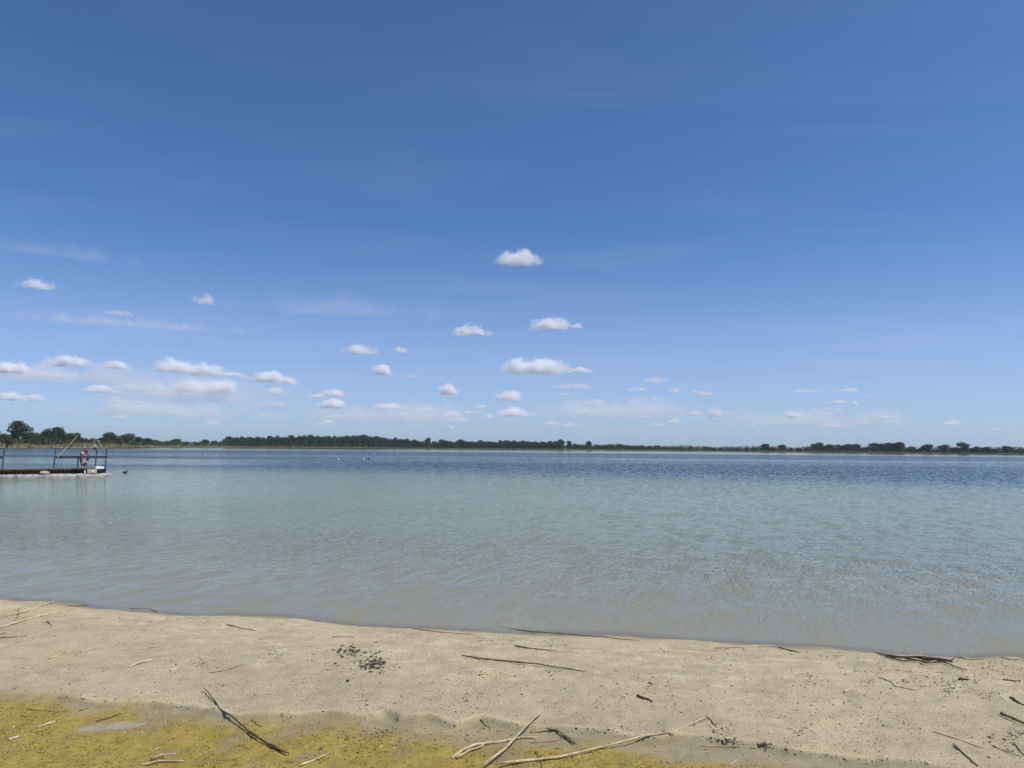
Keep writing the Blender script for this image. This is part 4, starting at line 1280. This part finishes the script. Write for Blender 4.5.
CL = [
    (517, 258, 40, 14, .42, 'highest small white cloud, alone in the blue above the centre'),
    (474, 331.5, 31, 10, .40, 'soft white cloud tapering right, left of the flat bottomed one'),
    (549, 324, 36, 11, .60, 'flat bottomed white cloud below the highest one'),
    (576, 326, 11, 6, .35, 'tiny puff trailing right of the flat bottomed cloud'),
    (361, 349.5, 30, 10, .25, 'hazy soft cloud left above the compact bright one'),
    (401, 350, 13, 6, .30, 'tiny puff right of the hazy soft cloud'),
    (382, 370, 22, 10, .60, 'compact bright cloud left of centre'),
    (410, 375.5, 11, 7, .18, 'faint small puff right of the compact bright cloud'),
    (537, 367, 62, 14, .48, 'largest white cloud, long tail to the right, above the centre shore'),
    (577, 370, 26, 6, .28, 'thin tail piece at the right of the largest white cloud'),
    (449, 390, 20, 9, .45, 'small white cloud low between compact and largest clouds'),
    (510, 395, 26, 12, .55, 'humped white cloud under the largest one'),
    (515, 412, 32, 9, .45, 'wide low cloud beneath the humped one'),
    (334, 393.5, 24, 8, .30, 'top one of three clouds stacked over the dark wood'),
    (332, 404.5, 25, 9, .42, 'middle and brightest of three clouds stacked over the dark wood'),
    (333, 416, 22, 6, .22, 'lowest of three clouds stacked over the dark wood'),
    (390, 406, 27, 8, .38, 'small cloud low on the right of the three stacked ones'),
    (402, 415.5, 22, 6, .22, 'faint cloud just under the one right of the stack'),
    (428, 410, 14, 7, .28, 'small puff low between two wider low clouds left of centre'),
    (452, 414, 22, 7, .32, 'low cloud left of the tiny one under the humped cloud'),
    (489, 416, 14, 5, .25, 'tiny low cloud left of the wide low one'),
    (550, 423, 20, 5, .18, 'faint flat cloud lowest in the centre'),
    (573, 386, 46, 7, .10, 'grey smear of cloud right under the largest one'),
    (596, 402, 22, 9, .20, 'dull puff right of the humped cloud'),
    (655, 380, 30, 5, .10, 'thin grey shred high right of centre'),
    (640, 416, 22, 5, .20, 'flat faint cloud right of centre over the low tree line'),
    (674, 421.5, 13, 5, .25, 'little white cloud over the low gap right of centre'),
    (714, 413, 17, 9, .34, 'small humped cloud over the first right shore scrub'),
    (730, 413, 9, 5, .18, 'tiny puff right of the small humped cloud'),
    (752, 425, 9, 5, .12, 'tiny pale puff lowest left of the two round shore trees'),
    (793, 415, 20, 8, .36, 'small white peaked cloud over the two small round trees'),
    (830, 425, 23, 6, .28, 'flat cloud just over the right shore clump'),
    (861, 422.5, 22, 5, .14, 'faint flat cloud right of the one over the clump'),
    (950, 423.5, 23, 6, .30, 'flat white cloud over the tall round right shore tree'),
    (994, 429, 12, 4, .12, 'faint cloud lowest near the right edge'),
    (846, 390, 24, 5, .24, 'thin streaky cloud high on the right'),
    (806, 391, 40, 5, .10, 'grey thin streak left of the high right cloud'),
    (37, 284, 30, 12, .22, 'hazy cloud alone high at the upper left'),
    (203, 299.5, 21, 12, .22, 'hazy cloud alone high, right of the upper left one'),
    (120, 313, 32, 5, .07, 'faint shred between the two high hazy left clouds'),
    (66, 362, 36, 10, 0.57, 'bright cloud topping the left bank, near the left edge'),
    (14, 369, 36, 9, 0.46, 'cloud of the left bank touching the left edge'),
    (50, 374, 75, 7, 0.16, 'grey flat underside band of the left bank'),
    (110, 365, 38, 9, 0.38, 'pale cloud right of the bright one topping the left bank'),
    (178, 366, 36, 14, 0.68, 'bright heap cloud, left of the pair in the left bank'),
    (204, 370, 29, 14, 0.68, 'bright heap cloud, right of the pair in the left bank'),
    (233, 374, 25, 7, 0.30, 'small cloud trailing right of the bright heap pair'),
    (266, 377.5, 41, 11, 0.38, 'pale cloud at the right end of the left bank'),
    (288, 380, 17, 10, 0.49, 'little bright knob ending the left bank on the right'),
    (10, 396, 25, 9, 0.62, 'bright low cloud at the left edge under the bank'),
    (35, 398, 18, 6, 0.41, 'small flat cloud right of the bright low left edge one'),
    (103, 389, 28, 8, 0.41, 'soft cloud under the middle of the left bank'),
    (140, 387, 71, 10, 0.19, 'broad grey cloud in the middle of the left bank'),
    (163, 393, 30, 7, 0.32, 'flat pale cloud along the foot of the broad grey one'),
    (200, 388, 66, 14, 0.27, 'broad dull cloud under the bright heap pair'),
    (223, 387, 34, 12, 0.41, 'brighter lump on the right of the broad dull cloud'),
    (276, 391, 23, 7, 0.19, 'faint cloud under the right end of the left bank'),
    (118, 401, 17, 5, .24, 'small flat cloud, left of two over the jetty end trees'),
    (137, 403, 13, 4, .18, 'smaller flat cloud, right of two over the jetty end trees'),
    (119, 417, 17, 5, .26, 'lowest small cloud over the rounded crowns by the jetty'),
    (191, 415, 24, 5, .24, 'low flat cloud over the left gap in the trees'),
    (160, 409, 26, 4, .14, 'thin faint cloud left above the low flat one'),
    (218, 420, 9, 4, .20, 'tiny cloud near the left end of the dark wood'),
    (272, 404, 26, 6, .14, 'faint low cloud over the left part of the dark wood'),
    (264, 413, 18, 5, .12, 'faintest low cloud over the left part of the dark wood'),
    (70, 374, 190, 24, .09, 'broad thin haze veil behind the left bank near the left edge'),
    (205, 388, 190, 38, .06, 'broad thin haze veil behind the right half of the left bank'),
    (160, 408, 200, 22, .11, 'thin haze veil low behind the small clouds over the left trees'),
    (400, 412, 190, 24, .10, 'thin haze veil low behind the small clouds over the far wood'),
    (620, 408, 170, 24, .10, 'thin haze veil low behind the small clouds right of centre'),
    (800, 418, 200, 20, .09, 'thin haze veil low behind the clouds on the right'),
    (125, 322, 250, 9, .034, 'long thin white streak under the two high hazy left clouds'),
    (55, 250, 170, 16, .014, 'faint slanting wisp above the upper left hazy cloud'),
    (330, 306, 190, 24, .018, 'wide faint wisp left of the flat bottomed cloud'),
]
for c_ in CL: cloud(*c_)
for q in range(34):
    px = random.choice((random.uniform(80, 330), random.uniform(330, 720), random.uniform(380, 900)))
    py = random.uniform(388, 428)
    cloud(px, py, random.uniform(7, 20), random.uniform(3, 6), random.uniform(.12, .34), 'tiny faint scrap of cloud among many low over the far shore', 0.0, 'tiny cloud scraps low over the far shore')

# ------------------------------------------------------------------ air over the lake
hm, hnt, hout = new_mat('lake_air')
hg = G(hnt)
hv = hg.n('ShaderNodeVolumePrincipled')
hv.inputs['Color'].default_value = (0.80, 0.90, 1.0, 1); hv.inputs['Density'].default_value = 0.0001; hv.inputs['Anisotropy'].default_value = 0.3
hg.link(hv.outputs[0], hout.inputs['Volume'])
x0, x1 = float(gx[0]) - 20, float(gx[-1]) + 20; y0, y1 = float(gy[0]) - 20, float(gy[-1]) + 20
v, f = box_data(x0, x1, y0, y1, float(GZ.min()) - 1, 26)
haze = mesh_obj('haze', v, f, hm); haze['kind'] = 'stuff'
haze['label'] = 'thin pale blue air between the beach and the far trees'

# ------------------------------------------------------------------ sky and sun
SUN_EL, SUN_AZ = 58.0, 104.0       # azimuth clockwise from the view direction
w = bpy.data.worlds.new('World'); S.world = w; w.use_nodes = True
nt = w.node_tree; nt.nodes.clear(); g = G(nt)
out = g.n('ShaderNodeOutputWorld'); bg = g.n('ShaderNodeBackground')
sky = g.n('ShaderNodeTexSky'); sky.sky_type = 'NISHITA'; sky.sun_disc = False
sky.sun_elevation = math.radians(SUN_EL); sky.sun_rotation = math.radians(SUN_AZ)
sky.altitude = 50; sky.air_density = 0.7; sky.dust_density = 0.7; sky.ozone_density = 10.0
# thin high ice cloud, laid on a plane far above
dirv = g.n('ShaderNodeTexCoord').outputs['Generated']
sp = g.n('ShaderNodeSeparateXYZ'); g.link(dirv, sp.inputs[0])
zc = g.math('MAXIMUM', sp.outputs[2], 0.03)
cb = g.n('ShaderNodeCombineXYZ')
g.link(g.math('DIVIDE', sp.outputs[0], zc), cb.inputs[0]); g.link(g.math('DIVIDE', sp.outputs[1], zc), cb.inputs[1])
pl = cb.outputs[0]
n1 = g.noise(g.scalev(pl, (0.35, 1.0, 1), (0, 0, .15)), 1.1, 6, 0.6, 1.2)
n2 = g.noise(pl, 0.35, 3, 0.5)
cir = g.math('MULTIPLY', g.mapr(n1, 0.42, 0.8), g.mapr(n2, 0.35, 0.7))
cir = g.math('MULTIPLY', cir, g.mapr(sp.outputs[2], 0.15, 0.5, 0.17, 0.125))
cir = g.math('ADD', cir, g.mapr(sp.outputs[2], 0.28, 0.04, 0.0, 0.34))
skyc = g.mix(1.0, sky.outputs[0], (0.89, 0.995, 1.06), 'MULTIPLY')
colr = g.mix(cir, skyc, (4.5, 4.9, 6.2))
g.link(colr, bg.inputs[0]); bg.inputs[1].default_value = 0.128
g.link(bg.outputs[0], out.inputs[0])

sun = bpy.data.lights.new('sun', 'SUN'); sun.energy = 4.0; sun.angle = math.radians(0.5); sun.color = (1.0, 0.95, 0.87)
so = bpy.data.objects.new('sun', sun); COL.objects.link(so)
e, a = math.radians(SUN_EL), math.radians(SUN_AZ)
dv = Vector((math.sin(a) * math.cos(e), math.cos(a) * math.cos(e), math.sin(e)))
so.rotation_euler = dv.to_track_quat('Z', 'Y').to_euler()
so.location = (20, -10, 40)

S.view_settings.view_transform = 'Standard'; S.view_settings.look = 'None'; S.view_settings.gamma = 1.0; S.view_settings.exposure = 0.0
S.view_settings.use_curve_mapping = False
S.render.engine = 'CYCLES'
S.cycles.use_denoising = True
S.cycles.max_bounces = 18
S.cycles.volume_bounces = 16
S.cycles.transparent_max_bounces = 12
